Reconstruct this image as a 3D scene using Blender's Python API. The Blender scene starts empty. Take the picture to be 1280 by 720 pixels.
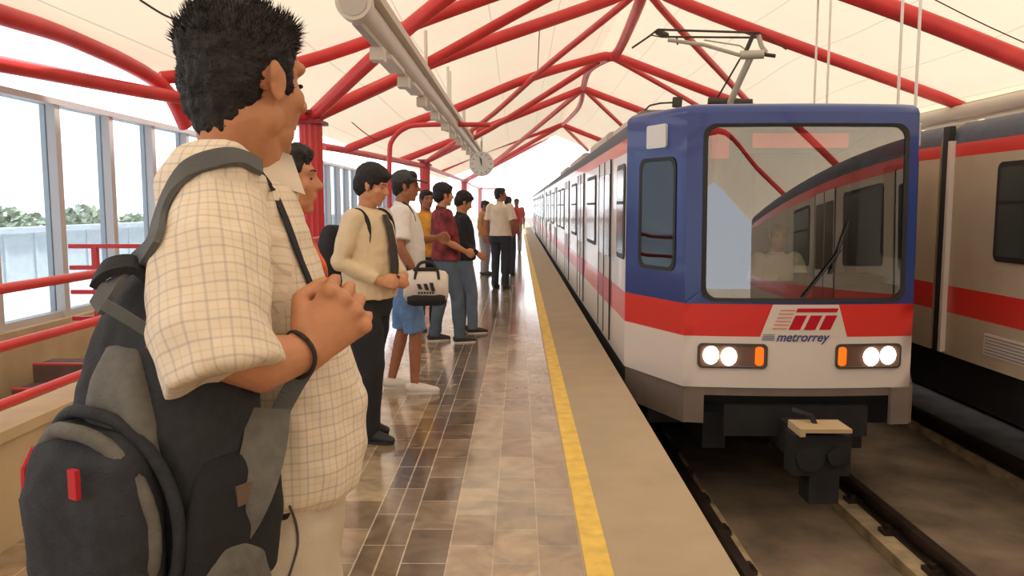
import bpy, bmesh, math, random
from mathutils import Vector, Matrix, noise
random.seed(7)
S = bpy.context.scene
C = S.collection
PI = math.pi
V = Vector
# ------------------------------------------------------------------ camera
F = 1000.0
EYE = V((0, 0, 1.5))
PITCH = math.atan(102 / F); YAW = math.radians(0.456)
RC = Matrix.Rotation(YAW, 3, 'Z') @ Matrix.Rotation(PI / 2 - PITCH, 3, 'X')
cam = bpy.data.cameras.new('camera'); co = bpy.data.objects.new('camera', cam); C.objects.link(co)
cam.sensor_width = 36; cam.lens = F / 1280 * 36; cam.clip_start = .05; cam.clip_end = 2000
co.location = EYE; co.rotation_euler = RC.to_euler(); S.camera = co
def ray(px, py): return RC @ V(((px - 640) / F, (360 - py) / F, -1))
def at(px, py, Y):
    d = ray(px, py); return EYE + d * (Y / d.y)
def atx(px, py, X):
    d = ray(px, py); return EYE + d * (X / d.x)
# ------------------------------------------------------------------ materials
def lin(c):
    r = []
    for v in c[:3]:
        v /= 255.
        r.append(v / 12.92 if v <= .04045 else ((v + .055) / 1.055) ** 2.4)
    return (*r, 1)
MC = {}
def mat(name, rgb, rough=.6, metal=0, var=0, vs=6, bump=0, bs=60, emit=0, spec=.5, coat=0, coord='Object'):
    if name in MC: return MC[name]
    m = bpy.data.materials.new(name); m.use_nodes = True; MC[name] = m
    nt = m.node_tree; b = nt.nodes['Principled BSDF']
    b.inputs['Base Color'].default_value = lin(rgb); b.inputs['Roughness'].default_value = rough
    b.inputs['Metallic'].default_value = metal; b.inputs['Specular IOR Level'].default_value = spec
    b.inputs['Coat Weight'].default_value = coat
    tc = nt.nodes.new('ShaderNodeTexCoord')
    if var:
        n = nt.nodes.new('ShaderNodeTexNoise'); n.inputs['Scale'].default_value = vs; n.inputs['Detail'].default_value = 5
        r = nt.nodes.new('ShaderNodeValToRGB')
        a = [max(0, v * (1 - var)) for v in rgb]; z = [min(255, v * (1 + var * .6)) for v in rgb]
        r.color_ramp.elements[0].color = lin(a); r.color_ramp.elements[1].color = lin(z)
        r.color_ramp.elements[0].position = .3; r.color_ramp.elements[1].position = .7
        nt.links.new(tc.outputs[coord], n.inputs['Vector']); nt.links.new(n.outputs['Fac'], r.inputs['Fac'])
        nt.links.new(r.outputs['Color'], b.inputs['Base Color'])
    if bump:
        n = nt.nodes.new('ShaderNodeTexNoise'); n.inputs['Scale'].default_value = bs
        bp = nt.nodes.new('ShaderNodeBump'); bp.inputs['Strength'].default_value = bump; bp.inputs['Distance'].default_value = .01
        nt.links.new(tc.outputs[coord], n.inputs['Vector']); nt.links.new(n.outputs['Fac'], bp.inputs['Height'])
        nt.links.new(bp.outputs['Normal'], b.inputs['Normal'])
    if emit:
        b.inputs['Emission Color'].default_value = lin(rgb); b.inputs['Emission Strength'].default_value = emit
    return m
def N(nt, t, **k):
    n = nt.nodes.new(t)
    for a, v in k.items(): setattr(n, a, v)
    return n
def math_(nt, op, a, b=None, c=None):
    n = nt.nodes.new('ShaderNodeMath'); n.operation = op
    for i, x in enumerate((a, b, c)):
        if x is None: continue
        if isinstance(x, (int, float)): n.inputs[i].default_value = x
        else: nt.links.new(x, n.inputs[i])
    return n.outputs[0]
def mix(nt, f, a, b, mode='MIX'):
    n = nt.nodes.new('ShaderNodeMix'); n.data_type = 'RGBA'; n.blend_type = mode
    for i, x in ((0, f), (6, a), (7, b)):
        if isinstance(x, (int, float)): n.inputs[i].default_value = x
        elif isinstance(x, tuple): n.inputs[i].default_value = x
        else: nt.links.new(x, n.inputs[i])
    return n.outputs[2]
def floor_mat():
    m = bpy.data.materials.new('platform_tiles'); m.use_nodes = True; nt = m.node_tree; b = nt.nodes['Principled BSDF']
    tc = N(nt, 'ShaderNodeTexCoord'); sx = N(nt, 'ShaderNodeSeparateXYZ'); nt.links.new(tc.outputs['Object'], sx.inputs[0])
    X, Y = sx.outputs[0], sx.outputs[1]
    cb = N(nt, 'ShaderNodeCombineXYZ'); nt.links.new(Y, cb.inputs[0]); nt.links.new(math_(nt, 'ADD', X, 4.0 - .088 - .1), cb.inputs[1])
    def brick(w, h, c1, c2, mo, off=.5):
        n = N(nt, 'ShaderNodeTexBrick'); n.offset = off; n.inputs['Brick Width'].default_value = w; n.inputs['Row Height'].default_value = h
        n.inputs['Scale'].default_value = 1; n.inputs['Mortar Size'].default_value = .004; n.inputs['Mortar Smooth'].default_value = .4
        n.inputs['Color1'].default_value = lin(c1); n.inputs['Color2'].default_value = lin(c2); n.inputs['Mortar'].default_value = lin(mo)
        nt.links.new(cb.outputs[0], n.inputs['Vector']); return n
    b1 = brick(.36, .195, (194, 176, 150), (140, 122, 102), (206, 190, 166))
    b2 = brick(.36, .195, (150, 132, 110), (108, 92, 76), (214, 200, 176))
    sel = math_(nt, 'MULTIPLY', math_(nt, 'LESS_THAN', X, -.302), math_(nt, 'GREATER_THAN', X, -.692))
    ln2 = math_(nt, 'LESS_THAN', math_(nt, 'ABSOLUTE', math_(nt, 'ADD', X, .595)), .0045)
    col = mix(nt, sel, b1.outputs['Color'], b2.outputs['Color'])
    col = mix(nt, ln2, col, lin((206, 190, 164)))
    no = N(nt, 'ShaderNodeTexNoise'); no.inputs['Scale'].default_value = 5; no.inputs['Detail'].default_value = 8; no.inputs['Distortion'].default_value = 1.2
    nt.links.new(tc.outputs['Object'], no.inputs['Vector'])
    rp = N(nt, 'ShaderNodeValToRGB'); rp.color_ramp.elements[0].position = .32; rp.color_ramp.elements[1].position = .68
    rp.color_ramp.elements[0].color = (.62, .6, .58, 1); rp.color_ramp.elements[1].color = (1.1, 1.06, 1.0, 1)
    nt.links.new(no.outputs['Fac'], rp.inputs['Fac'])
    col = mix(nt, 1.0, col, rp.outputs['Color'], 'MULTIPLY')
    nt.links.new(col, b.inputs['Base Color'])
    rg = N(nt, 'ShaderNodeMapRange'); rg.inputs['To Min'].default_value = .1; rg.inputs['To Max'].default_value = .26
    nt.links.new(no.outputs['Fac'], rg.inputs[0]); nt.links.new(rg.outputs[0], b.inputs['Roughness'])
    b.inputs['Specular IOR Level'].default_value = .7; b.inputs['Coat Weight'].default_value = .35; b.inputs['Coat Roughness'].default_value = .08
    n2 = N(nt, 'ShaderNodeTexNoise'); n2.inputs['Scale'].default_value = 3; nt.links.new(tc.outputs['Object'], n2.inputs['Vector'])
    hh = math_(nt, 'ADD', math_(nt, 'MULTIPLY', b1.outputs['Fac'], -.25), n2.outputs['Fac'])
    bp = N(nt, 'ShaderNodeBump'); bp.inputs['Strength'].default_value = .25; bp.inputs['Distance'].default_value = .012
    nt.links.new(hh, bp.inputs['Height']); nt.links.new(bp.outputs[0], b.inputs['Normal'])
    return m
def plaid_mat():
    m = bpy.data.materials.new('checked_cotton'); m.use_nodes = True; nt = m.node_tree; b = nt.nodes['Principled BSDF']
    uv = N(nt, 'ShaderNodeUVMap'); sx = N(nt, 'ShaderNodeSeparateXYZ'); nt.links.new(uv.outputs[0], sx.inputs[0])
    def line(o, per, w, ph=0):
        f = math_(nt, 'FRACT', math_(nt, 'ADD', math_(nt, 'DIVIDE', o, per), ph))
        return math_(nt, 'LESS_THAN', f, w)
    c = lin((240, 226, 204))
    col = mix(nt, math_(nt, 'MULTIPLY', line(sx.outputs[0], .026, .13), .3), c, lin((150, 138, 146)))
    col = mix(nt, math_(nt, 'MULTIPLY', line(sx.outputs[1], .026, .13), .3), col, lin((150, 138, 146)))
    col = mix(nt, math_(nt, 'MULTIPLY', line(sx.outputs[0], .026, .1, .45), .22), col, lin((196, 168, 120)))
    col = mix(nt, math_(nt, 'MULTIPLY', line(sx.outputs[1], .026, .1, .45), .22), col, lin((196, 168, 120)))
    nt.links.new(col, b.inputs['Base Color']); b.inputs['Roughness'].default_value = .85
    return m
def canopy_mat():
    m = bpy.data.materials.new('tensile_membrane'); m.use_nodes = True; nt = m.node_tree
    nt.nodes.remove(nt.nodes['Principled BSDF']); out = nt.nodes['Material Output']
    tc = N(nt, 'ShaderNodeTexCoord'); sx = N(nt, 'ShaderNodeSeparateXYZ'); nt.links.new(tc.outputs['Object'], sx.inputs[0])
    f = math_(nt, 'FRACT', math_(nt, 'DIVIDE', math_(nt, 'ADD', sx.outputs[0], 20.), 1.15))
    ln = math_(nt, 'LESS_THAN', f, .014)
    n = N(nt, 'ShaderNodeTexNoise'); n.inputs['Scale'].default_value = .5; nt.links.new(tc.outputs['Object'], n.inputs['Vector'])
    c0 = mix(nt, n.outputs['Fac'], lin((240, 222, 194)), lin((241, 226, 204)))
    col = mix(nt, math_(nt, 'MULTIPLY', ln, .35), c0, lin((120, 112, 100)))
    d = N(nt, 'ShaderNodeBsdfDiffuse'); t = N(nt, 'ShaderNodeBsdfTranslucent'); mx = N(nt, 'ShaderNodeMixShader')
    nt.links.new(col, d.inputs[0]); nt.links.new(col, t.inputs[0]); mx.inputs[0].default_value = .27
    nt.links.new(d.outputs[0], mx.inputs[1]); nt.links.new(t.outputs[0], mx.inputs[2]); nt.links.new(mx.outputs[0], out.inputs[0])
    return m
def glass_mat(name, tint, refl, rough=.0):
    m = bpy.data.materials.new(name); m.use_nodes = True; nt = m.node_tree
    nt.nodes.remove(nt.nodes['Principled BSDF']); out = nt.nodes['Material Output']
    tr = N(nt, 'ShaderNodeBsdfTransparent'); tr.inputs[0].default_value = (*tint, 1)
    g = N(nt, 'ShaderNodeBsdfGlossy'); g.inputs['Roughness'].default_value = rough; g.inputs[0].default_value = (.95, .97, 1, 1)
    lw = N(nt, 'ShaderNodeLayerWeight'); lw.inputs[0].default_value = .5
    fac = math_(nt, 'ADD', refl, math_(nt, 'MULTIPLY', math_(nt, 'POWER', lw.outputs['Facing'], 5.0), (1 - refl) * .5))
    mx = N(nt, 'ShaderNodeMixShader'); nt.links.new(fac, mx.inputs[0]); nt.links.new(tr.outputs[0], mx.inputs[1]); nt.links.new(g.outputs[0], mx.inputs[2])
    nt.links.new(mx.outputs[0], out.inputs[0]); return m
RED = mat('red_paint', (218, 62, 62), .38, var=.06, vs=3)
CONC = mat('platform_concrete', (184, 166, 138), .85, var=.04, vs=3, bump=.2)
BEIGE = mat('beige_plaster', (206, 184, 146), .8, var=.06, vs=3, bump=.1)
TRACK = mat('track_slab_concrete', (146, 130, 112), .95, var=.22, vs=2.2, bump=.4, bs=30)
PLINTH = mat('rail_plinth_concrete', (182, 164, 132), .95, var=.25, vs=4, bump=.4, bs=40)
STEEL = mat('rail_steel', (70, 58, 52), .5, .6, var=.2)
BLACK = mat('black_rubber', (38, 40, 43), .55)
UNDER = mat('underframe_black', (36, 37, 40), .8, var=.2)
WHITE = mat('train_white', (238, 231, 226), .3, coat=.3)
TRED = mat('train_red', (230, 56, 50), .3, coat=.3)
TBLUE = mat('train_blue', (38, 66, 140), .3, coat=.4)
TGREY = mat('skirt_grey', (128, 116, 108), .6, var=.06)
ROOFG = mat('train_roof_grey', (84, 92, 108), .6, var=.1)
WIN = mat('side_window_glass', (60, 68, 66), .12, spec=.35)
GREYP = mat('grey_steel_post', (205, 204, 206), .5)
TROUGH = mat('cream_metal', (216, 208, 194), .5)
YEL = mat('yellow_line_paint', (242, 204, 96), .6, var=.08, vs=12)
TILE = floor_mat(); PLAID = plaid_mat(); CANOPY = canopy_mat()
CABG = glass_mat('windscreen_glass', (.82, .84, .82), .26)
CLEAR = glass_mat('clear_glass', (.72, .775, .81), .015)
# ------------------------------------------------------------------ object helpers
def tag(o, label, cat, group=None, kind=None):
    if label: o['label'] = label
    if cat: o['category'] = cat
    if group: o['group'] = group
    if kind: o['kind'] = kind
    return o
def empty(name, loc=(0, 0, 0), rz=0, label=None, cat=None, group=None):
    o = bpy.data.objects.new(name, None); C.objects.link(o); o.location = loc; o.rotation_euler = (0, 0, rz)
    o.empty_display_size = .1
    return tag(o, label, cat, group)
def link(name, me, parent=None):
    o = bpy.data.objects.new(name, me); C.objects.link(o)
    if parent: o.parent = parent
    return o
def struct(o, label=None):
    o['kind'] = 'structure'
    if label: o['label'] = label
    return o
class MB:
    def __init__(s): s.bm = bmesh.new(); s.mi = 0
    def face(s, vs):
        try:
            f = s.bm.faces.new(vs); f.material_index = s.mi; return f
        except ValueError: return None
    def box(s, a, b, M=None):
        x0, y0, z0 = a; x1, y1, z1 = b
        P = [V((x, y, z)) for z in (z0, z1) for x, y in ((x0, y0), (x1, y0), (x1, y1), (x0, y1))]
        if M: P = [M @ p for p in P]
        v = [s.bm.verts.new(p) for p in P]
        for f in ((3, 2, 1, 0), (4, 5, 6, 7), (0, 1, 5, 4), (1, 2, 6, 5), (2, 3, 7, 6), (3, 0, 4, 7)): s.face([v[i] for i in f])
        return s
    def poly(s, pts): return s.face([s.bm.verts.new(p) for p in pts])
    def loft(s, rings, cap=True):
        R = [[s.bm.verts.new(p) for p in r] for r in rings]
        n = len(R[0])
        for a, b in zip(R, R[1:]):
            for i in range(n): s.face([a[i], a[(i + 1) % n], b[(i + 1) % n], b[i]])
        if cap:
            s.face(R[0][::-1]); s.face(R[-1])
        return s
    def ring(s, c, u, v, n=16): return [c + u * math.cos(2 * PI * i / n) + v * math.sin(2 * PI * i / n) for i in range(n)]
    def tube(s, pts, rad, n=12, dome=False):
        pts = [V(p) for p in pts]
        if isinstance(rad, (int, float)): rad = [rad] * len(pts)
        rings = []; u = None
        for i, p in enumerate(pts):
            t = (pts[min(i + 1, len(pts) - 1)] - pts[max(i - 1, 0)]).normalized()
            if u is None: u = t.orthogonal().normalized()
            u = (u - t * u.dot(t)).normalized(); w = t.cross(u)
            if dome and i == 0:
                for k in (80, 55, 28):
                    a = math.radians(k); rings.append(s.ring(p - t * rad[0] * math.sin(a), u * rad[0] * math.cos(a), w * rad[0] * math.cos(a), n))
            rings.append(s.ring(p, u * rad[i], w * rad[i], n))
            if dome and i == len(pts) - 1:
                for k in (28, 55, 80):
                    a = math.radians(k); rings.append(s.ring(p + t * rad[-1] * math.sin(a), u * rad[-1] * math.cos(a), w * rad[-1] * math.cos(a), n))
        return s.loft(rings)
    def ball(s, c, r, M=None, n=14, m=8):
        c = V(c)
        if isinstance(r, (int, float)): r = (r, r, r)
        M = M or Matrix.Identity(3); rings = []
        for j in range(m + 1):
            a = -PI / 2 + PI * (j + .04) / (m + .08) ; ca, sa = math.cos(a), math.sin(a)
            rings.append([c + M @ V((r[0] * ca * math.cos(2 * PI * i / n), r[1] * ca * math.sin(2 * PI * i / n), r[2] * sa)) for i in range(n)])
        return s.loft(rings)
    def mesh(s, name, mats, smooth=False):
        bmesh.ops.recalc_face_normals(s.bm, faces=s.bm.faces)
        me = bpy.data.meshes.new(name); s.bm.to_mesh(me); s.bm.free()
        for m in (mats if isinstance(mats, (list, tuple)) else [mats]): me.materials.append(m)
        if smooth:
            me.polygons.foreach_set('use_smooth', [True] * len(me.polygons))
        return me
    def build(s, name, mats, parent=None, smooth=False, auto=False):
        me = s.mesh(name, mats, smooth or auto)
        if auto: me.set_sharp_from_angle(angle=math.radians(40))
        return link(name, me, parent)
    def blob(s, name, m, parent=None, voxel=.01, it=3, disp=0, dscale=.1, zmin=None, fn=None):
        """fuse all the shapes into one continuous smooth surface"""
        bmesh.ops.recalc_face_normals(s.bm, faces=s.bm.faces)
        me = bpy.data.meshes.new(name); s.bm.to_mesh(me); s.bm.free()
        o = bpy.data.objects.new(name, me); C.objects.link(o)
        r = o.modifiers.new('r', 'REMESH'); r.mode = 'VOXEL'; r.voxel_size = voxel; r.adaptivity = 0
        if it:
            q = o.modifiers.new('s', 'SMOOTH'); q.factor = .5; q.iterations = it
        dg = bpy.context.evaluated_depsgraph_get(); dg.update()
        m2 = bpy.data.meshes.new_from_object(o.evaluated_get(dg)); bpy.data.objects.remove(o); bpy.data.meshes.remove(me)
        m2.name = name
        if disp:
            nn = [v.normal.copy() for v in m2.vertices]
            for v, n_ in zip(m2.vertices, nn):
                q = v.co / dscale
                d = noise.noise(V((q.x, q.y, q.z * .6))) + .5 * noise.noise(q * 2.3)
                v.co += n_ * d * disp
        if zmin is not None:
            for v in m2.vertices:
                if v.co.z < zmin: v.co.z = zmin
        if fn: fn(m2)
        m2.materials.clear(); m2.materials.append(m)
        m2.polygons.foreach_set('use_smooth', [True] * len(m2.polygons)); m2.update()
        return link(name, m2, parent)
def rrect(x0, x1, z0, z1, r, k=5):
    P = []
    for cx, cz, a0 in ((x1 - r, z1 - r, 0), (x0 + r, z1 - r, 90), (x0 + r, z0 + r, 180), (x1 - r, z0 + r, 270)):
        for i in range(k + 1):
            a = math.radians(a0 + 90 * i / k); P.append((cx + r * math.cos(a), cz + r * math.sin(a)))
    return P
def smooth_path(pts, k=6):
    pts = [V(p) for p in pts]; out = []
    for i in range(len(pts) - 1):
        p0 = pts[max(i - 1, 0)]; p1 = pts[i]; p2 = pts[i + 1]; p3 = pts[min(i + 2, len(pts) - 1)]
        for j in range(k):
            t = j / k
            out.append(.5 * ((2 * p1) + (p2 - p0) * t + (2 * p0 - 5 * p1 + 4 * p2 - p3) * t * t + (3 * p1 - p0 - 3 * p2 + p3) * t ** 3))
    out.append(pts[-1]); return out
# ------------------------------------------------------------------ setting
EDGE = .906
YB, YF = -32, 75
m = MB().box((-2.4, YB, -.12), (.27, YF, 0)).box((-4.5, 12.5, -.12), (-2.4, YF, 0)); struct(m.build('floor', TILE))
m = MB().box((.27, YB, -.13), (EDGE, YF, .0)); struct(m.build('trim_1', CONC), 'tan concrete strip along the platform edge')
m = MB().box((.282, YB, 0), (.392, YF, .003)); struct(m.build('trim_2', YEL), 'yellow safety line painted along the platform')
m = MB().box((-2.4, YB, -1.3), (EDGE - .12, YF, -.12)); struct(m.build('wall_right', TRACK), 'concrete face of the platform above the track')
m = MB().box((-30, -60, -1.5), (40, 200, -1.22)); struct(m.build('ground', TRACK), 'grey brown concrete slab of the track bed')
m = MB().box((8.15, YB, -1.3), (12, YF, 0)); struct(m.build('floor_far', CONC), 'concrete platform beyond the second track')
# low wall beside the stairwell
struct(MB().box((-2.42, -3, 0), (-2.25, 12.5, .48)).box((-2.46, -3, .48), (-2.23, 12.5, .53)).build('wall_left', BEIGE), 'low beige wall under the red rails')
struct(MB().box((-4.72, -3, -1.3), (-4.42, 60, .41)).build('wall_outer', BEIGE), 'beige kerb wall carrying the glass windscreen')
struct(MB().box((-14, -10, -.2), (-4.72, 80, -.02)).build('floor_outside', mat('pale_slab', (225, 226, 226), .9)), 'pale slab outside the glass')
PAR = mat('parapet_paint', (214, 218, 222), .8, var=.03)
m = MB().box((-9.2, -10, -.02), (-9.0, 80, 1.02)).box((-9.3, -10, 1.02), (-8.9, 80, 1.12))
for i in range(60): m.box((-9.0, -5 + i * .9, .05), (-8.97, -4.93 + i * .9, 1.02))
struct(m.build('wall_parapet', PAR), 'pale parapet wall beyond the glass')
struct(MB().box((-4.7, -32, -1.3), (-4.5, -5, 3.0)).build('wall_added_back', BEIGE), 'beige wall added behind the camera to narrow the sky mirrored in the windscreen')  # added wall, out of view, blocks sky from the windscreen reflection
# stairwell
STB = mat('stair_brown', (104, 78, 66), .7, var=.12)
st = empty('staircase', (-3.4, 7.2, -1.2), 0, 'brown stairway sinking behind the red rails at the left edge', 'stairs')
def loc_(o, p): return V(p) - o.location
m = MB()
for i in range(8):
    m.box((-.75, -.5 - i * .3, -.02), (.75, -.2 - i * .3, 1.35 - i * .15))
m.build('steps', STB, st)
m = MB()
for i in range(8): m.box((-.75, -.5 - i * .3, 1.35 - i * .15), (.75, -.46 - i * .3, 1.365 - i * .15))
m.build('nosing_strips', RED, st)
struct(MB().box((-4.42, 7.3, -.12), (-2.42, 12.5, 0)).build('floor_landing', TILE), 'tiled landing at the stair head')
# windscreen: posts and panes
WX = -4.57
for i in range(26):
    y = 3.7 + i * 1.03
    lab = None
    names = {3: 'pale grey windscreen post nearest the left edge of the photo', 4: 'pale grey windscreen post second from the left edge', 5: 'pale grey windscreen post third from the left edge, by the checked shirt shoulder'}
    p = MB().box((WX - .06, y, .41), (WX + .09, y + .09, 2.5)).build('windscreen_post', GREYP)
    tag(p, names.get(i, 'pale grey upright windscreen post in the glazed row beyond the red column'), 'post', 'windscreen posts along the platform back')
    w = MB().box((WX - .01, y + .09, .41), (WX + .005, y + 1.03, 2.48)).build('window_%d' % (i + 1), CLEAR); struct(w, 'clear windscreen pane')
struct(MB().box((WX - .07, 3.6, 2.48), (WX + .1, 30.6, 2.54)).box((WX - .04, 3.6, .41), (WX + .06, 30.6, .47)).build('trim_3', GREYP), 'grey rail framing the windscreen glass')
# red rails
def thing_tube(name, pts, r, mt, label, cat, group=None, n=14, parent=None, sm=6):
    P = smooth_path(pts, sm) if len(pts) > 2 else [V(p) for p in pts]
    o = MB().tube(P, r, n).build(name, mt, parent, auto=True)
    if not parent: tag(o, label, cat, group)
    return o
rl = empty('railing', (-2.33, 2, .53), 0, 'red three-bar railing on the low beige wall', 'railing')
for z in (1.13, .87, .61):
    MB().tube([(0, -5, z - .53), (0, 10.4, z - .53)], .024, 14).build('rail', RED, rl, auto=True)
for y in (-3, -.6, 5.4, 8.0, 10.3):
    MB().tube([(0, y, 0), (0, y, .6)], .024, 12).build('post', RED, rl, auto=True)
r2 = empty('railing', (-4.2, 7.45, 0), 0, 'short red railing crossing behind the stairwell, by the backpack', 'railing')
for z in (1.13, .93, .7, .45):
    MB().box((0 if z > 1 or z < .9 else 0, -.02, z - .02), (1.75, .02, z + .02)).build('rail', RED, r2)
for x in (.24, 1.2): MB().box((x - .025, -.025, 0), (x + .025, .025, 1.13)).build('post', RED, r2)
# ------------------------------------------------------------------ tracks
for tx, nm in ((2.325, 'near'), (5.695, 'far')):
    for sx, q in ((-1, 'left'), (1, 'right')):
        x = tx + sx * .75
        pl = MB()
        pl.box((x - .22 if sx > 0 else x - .12, YB, -1.22), (x + .1 if sx > 0 else x + .17, YF, -1.13)); struct(pl.build('track_plinth', PLINTH), 'concrete plinth strip under the %s rail of the %s track' % (q, nm))
        r = empty('rail', (x, 0, -1.13), 0, 'dark steel rail, %s one of the %s track' % (q, nm), 'rail')
        MB().box((-.065, YB, 0), (.065, YF, .02)).box((-.012, YB, .02), (.012, YF, .1)).box((-.036, YB, .1), (.036, YF, .14)).build('rail_bar', STEEL, r)
        if nm == 'near':
            for i in range(14):
                y = 2.0 + i * .7
                MB().box((-.14, y, 0), (.14, y + .12, .035)).box((-.11, y + .03, .035), (-.07, y + .09, .07)).box((.07, y + .03, .035), (.11, y + .09, .07)).build('rail_clip', STEEL, r)
# guard channel between rails (dark kerb seen right of the coupler)
# ------------------------------------------------------------------ canopy
RX = 2.1
def roofz(x, y): return 5.5 - .39 * abs(x - RX) + .06 * math.sin(y * .9) * math.sin(min(1, abs(x - RX) / 6) * PI)
m = MB(); ys = [-32 + i * 1.0 for i in range(79)]; xs = [-4.25 + i * .635 for i in range(21)]
xs = sorted(set([round(x, 3) for x in xs] + [RX]))
G = [[m.bm.verts.new((x, y, roofz(x, y))) for x in xs] for y in ys]
for a, b in zip(G, G[1:]):
    for i in range(len(xs) - 1): m.face([a[i], a[i + 1], b[i + 1], b[i]])
struct(m.build('ceiling', CANOPY, smooth=False), 'cream translucent fabric canopy')
# columns
COLM = [(-3.0, 11.7), (-3.0, 25.9), (-3.0, 44.6), (-3.0, 63)]
HZ = [2.72, 2.85, 2.85, 2.85]
labs = ['nearest thick red column, behind the man in the beige shirt', 'second red column, behind the man in the dark cap', 'third red column, above the head of the person in maroon', 'farthest thin red column, below the hanging clock']
def column(x, y, z, label):
    e = empty('roof_column', (x, y, 0), 0, label, 'column', 'red columns along the platform')
    m = MB()
    R = []
    for zz in (0, z - .05):
        ring = []
        for i in range(24):
            a = 2 * PI * i / 24; r = .165 if i % 2 else .142
            ring.append(V((r * math.cos(a), r * math.sin(a), zz)))
        R.append(ring)
    m.loft(R).build('shaft', RED, e)
    MB().box((-.21, -.21, z - .05), (.21, .21, z)).box((-.15, -.15, z), (.15, .15, z + .1)).box((-.22, -.22, z + .1), (.22, .22, z + .14)).build('capital', mat('dark_red_paint', (150, 28, 38), .45), e)
    MB().box((-.24, -.24, 0), (.24, .24, .03)).build('base_plate', RED, e)
for (x, y), z, l in zip(COLM, HZ, labs): column(x, y, z, l)
head = [V((x, y, z + .05)) for (x, y), z in zip(COLM, HZ)]
APX = {'m2': V((2.1, 7.6, 5.2)), 'm1': at(843, -85, 10.8), '0': at(803, -22, 13.5), 'A': at(761, 72, 18.6), 'B': at(729, 111, 25.9), 'C': at(703, 156, 38.9)}
GA, GB = 'red tubular arches under the canopy', 'red diagonal braces under the canopy'
def arch(pts, r, lab, g=GA): return thing_tube('roof_arch' if g == GA else 'roof_brace', pts, r, RED, lab, 'roof beam', g)
arch([V((-4.2, 9.5, 3.0)), at(370, 80, 10.8), at(600, 0, 10.8), APX['m1']], .085, 'red roof tube running up from behind the spiky dark hair to the top edge')
arch([APX['m1'], at(1118, 12, 10.8), at(1280, 76, 10.8), at(1400, 125, 10.8)], .125, 'thickest red roof tube, in the upper right corner')
arch([head[0], at(475, 108, 12.3), at(560, 70, 13), at(760, 0, 13.5), APX['0']], .1, 'lower one of the two long red arch tubes leaving the nearest column head')
arch([APX['0'], at(895, 20, 13.5), at(1214, 136, 14.3)], .1, 'long red roof tube sloping down right above the pantograph')
arch([at(433, 187, 18.6), at(527, 149, 18.6), at(567, 137, 18.6), at(660, 98, 18.6), at(748, 72, 18.6), APX['A']], .1, 'red arch from the mid ridge node down left over the dark cap')
arch([APX['A'], at(778, 74, 18.6), at(885, 115, 18.6), at(1000, 158, 18.6)], .1, 'red arch from the mid ridge node down to the pantograph foot')
arch([at(501, 201, 25.9), at(637, 148, 25.9), APX['B']], .11, 'red arch from the second ridge node left toward the second column')
arch([APX['B'], at(808, 141, 25.9), at(900, 175, 25.9)], .11, 'red arch from the second ridge node right behind the train roof')
arch([at(548, 214, 38.9), at(613, 186, 38.9), APX['C']], .13, 'farther red arch on the left side, behind the clock rods')
arch([APX['C'], at(760, 178, 38.9), at(800, 193, 38.9)], .13, 'farther red arch on the right side, above the far train cars')
arch([head[0], at(507, 93, 12.2), at(677, 0, 11.4), APX['m1']], .075, 'upper one of the two long red tubes leaving the nearest column head', GB)
arch([head[0], at(553, 0, 9.6), APX['m2']], .095, 'steep red brace crossing behind the light trough', GB)
arch([head[1], at(607, 150, 21.5), at(677, 88, 17.5), at(785, 0, 13.8), APX['0']], .065, 'long thin red brace from the second column head up to the top edge', GB)
arch([head[1], at(613, 161, 22.5), at(747, 77, 18.7)], .075, 'red brace from the second column head to the mid ridge node', GB)
arch([head[2], at(620, 201, 38), APX['B']], .085, 'thin red brace from the third column head to the second ridge node', GB)
arch([head[2], APX['C']], .1, 'red brace from the third column head to the far ridge node', GB)
arch([V((-3.1, 46, 2.9)), at(685, 172, 48)], .1, 'farthest red brace at the edge of the white daylight gap', GB)
arch([APX['0'], at(835, 20, 14.3), at(935, 127, 18.5), at(960, 153, 19.5)], .065, 'thin red brace passing behind the pantograph head', GB)
arch([APX['A'], at(778, 79, 18.8), at(865, 128, 21), at(900, 150, 22)], .06, 'thin red brace under the arch that meets the pantograph foot', GB)
arch([APX['B'], at(770, 150, 29), at(800, 178, 31)], .07, 'short thin red brace right of the second ridge node', GB)
arch([APX['C'], at(735, 188, 44)], .08, 'short faint brace right of the far ridge node', GB)
arch([APX['A'] + V((.05, 0, 0)), at(775, 60, 18), at(800, 2, 14), APX['0']], .1, 'pinkish red ridge tube leading from the mid ridge node to the top edge', GB)
arch([APX['B'], at(736, 88, 21.5), APX['A']], .09, 'pinkish red ridge tube between the two ridge nodes', GB)
arch([APX['C'], at(723, 135, 29.5), APX['B']], .08, 'short ridge tube between the second and the far ridge node', GB)
arch([head[0], at(217, 121, 9.4), at(0, 80, 7.0), at(-200, 45, 5.6), V((-4.25, 3.5, 2.86))], .075, 'red tube crossing behind the neck at the left above the windscreen', GA)
arch([at(232, 158, 9.9), at(200, 105, 9.4), at(100, 52, 7.7), at(0, 18, 6.5), at(-250, -60, 4.9), V((-4.2, 3.5, 2.88))], .085, 'curved red tube along the canopy edge in the upper left corner', GA)
arch([V((-4.2, 17.4, 2.78)), V((-3.9, 19, 2.78)), head[1] - V((0, 0, .12))], .08, 'red eave tube between the nearest and second columns', GA)
arch([head[1] - V((0, 0, .12)), head[2]], .07, 'red eave tube between the second and third columns', GA)
arch([head[2], head[3], V((-1.4, 63, 2.9))], .06, 'thin far red tube joining the last two columns', GA)
thing_tube('lamp_bracket', [at(487, 260, 18), at(487, 195, 18), at(490, 176, 18), at(505, 161, 18), at(530, 156, 18), at(613, 156, 18)], .055, RED, 'curved red bracket post bending right below the light trough', 'bracket')
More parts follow.
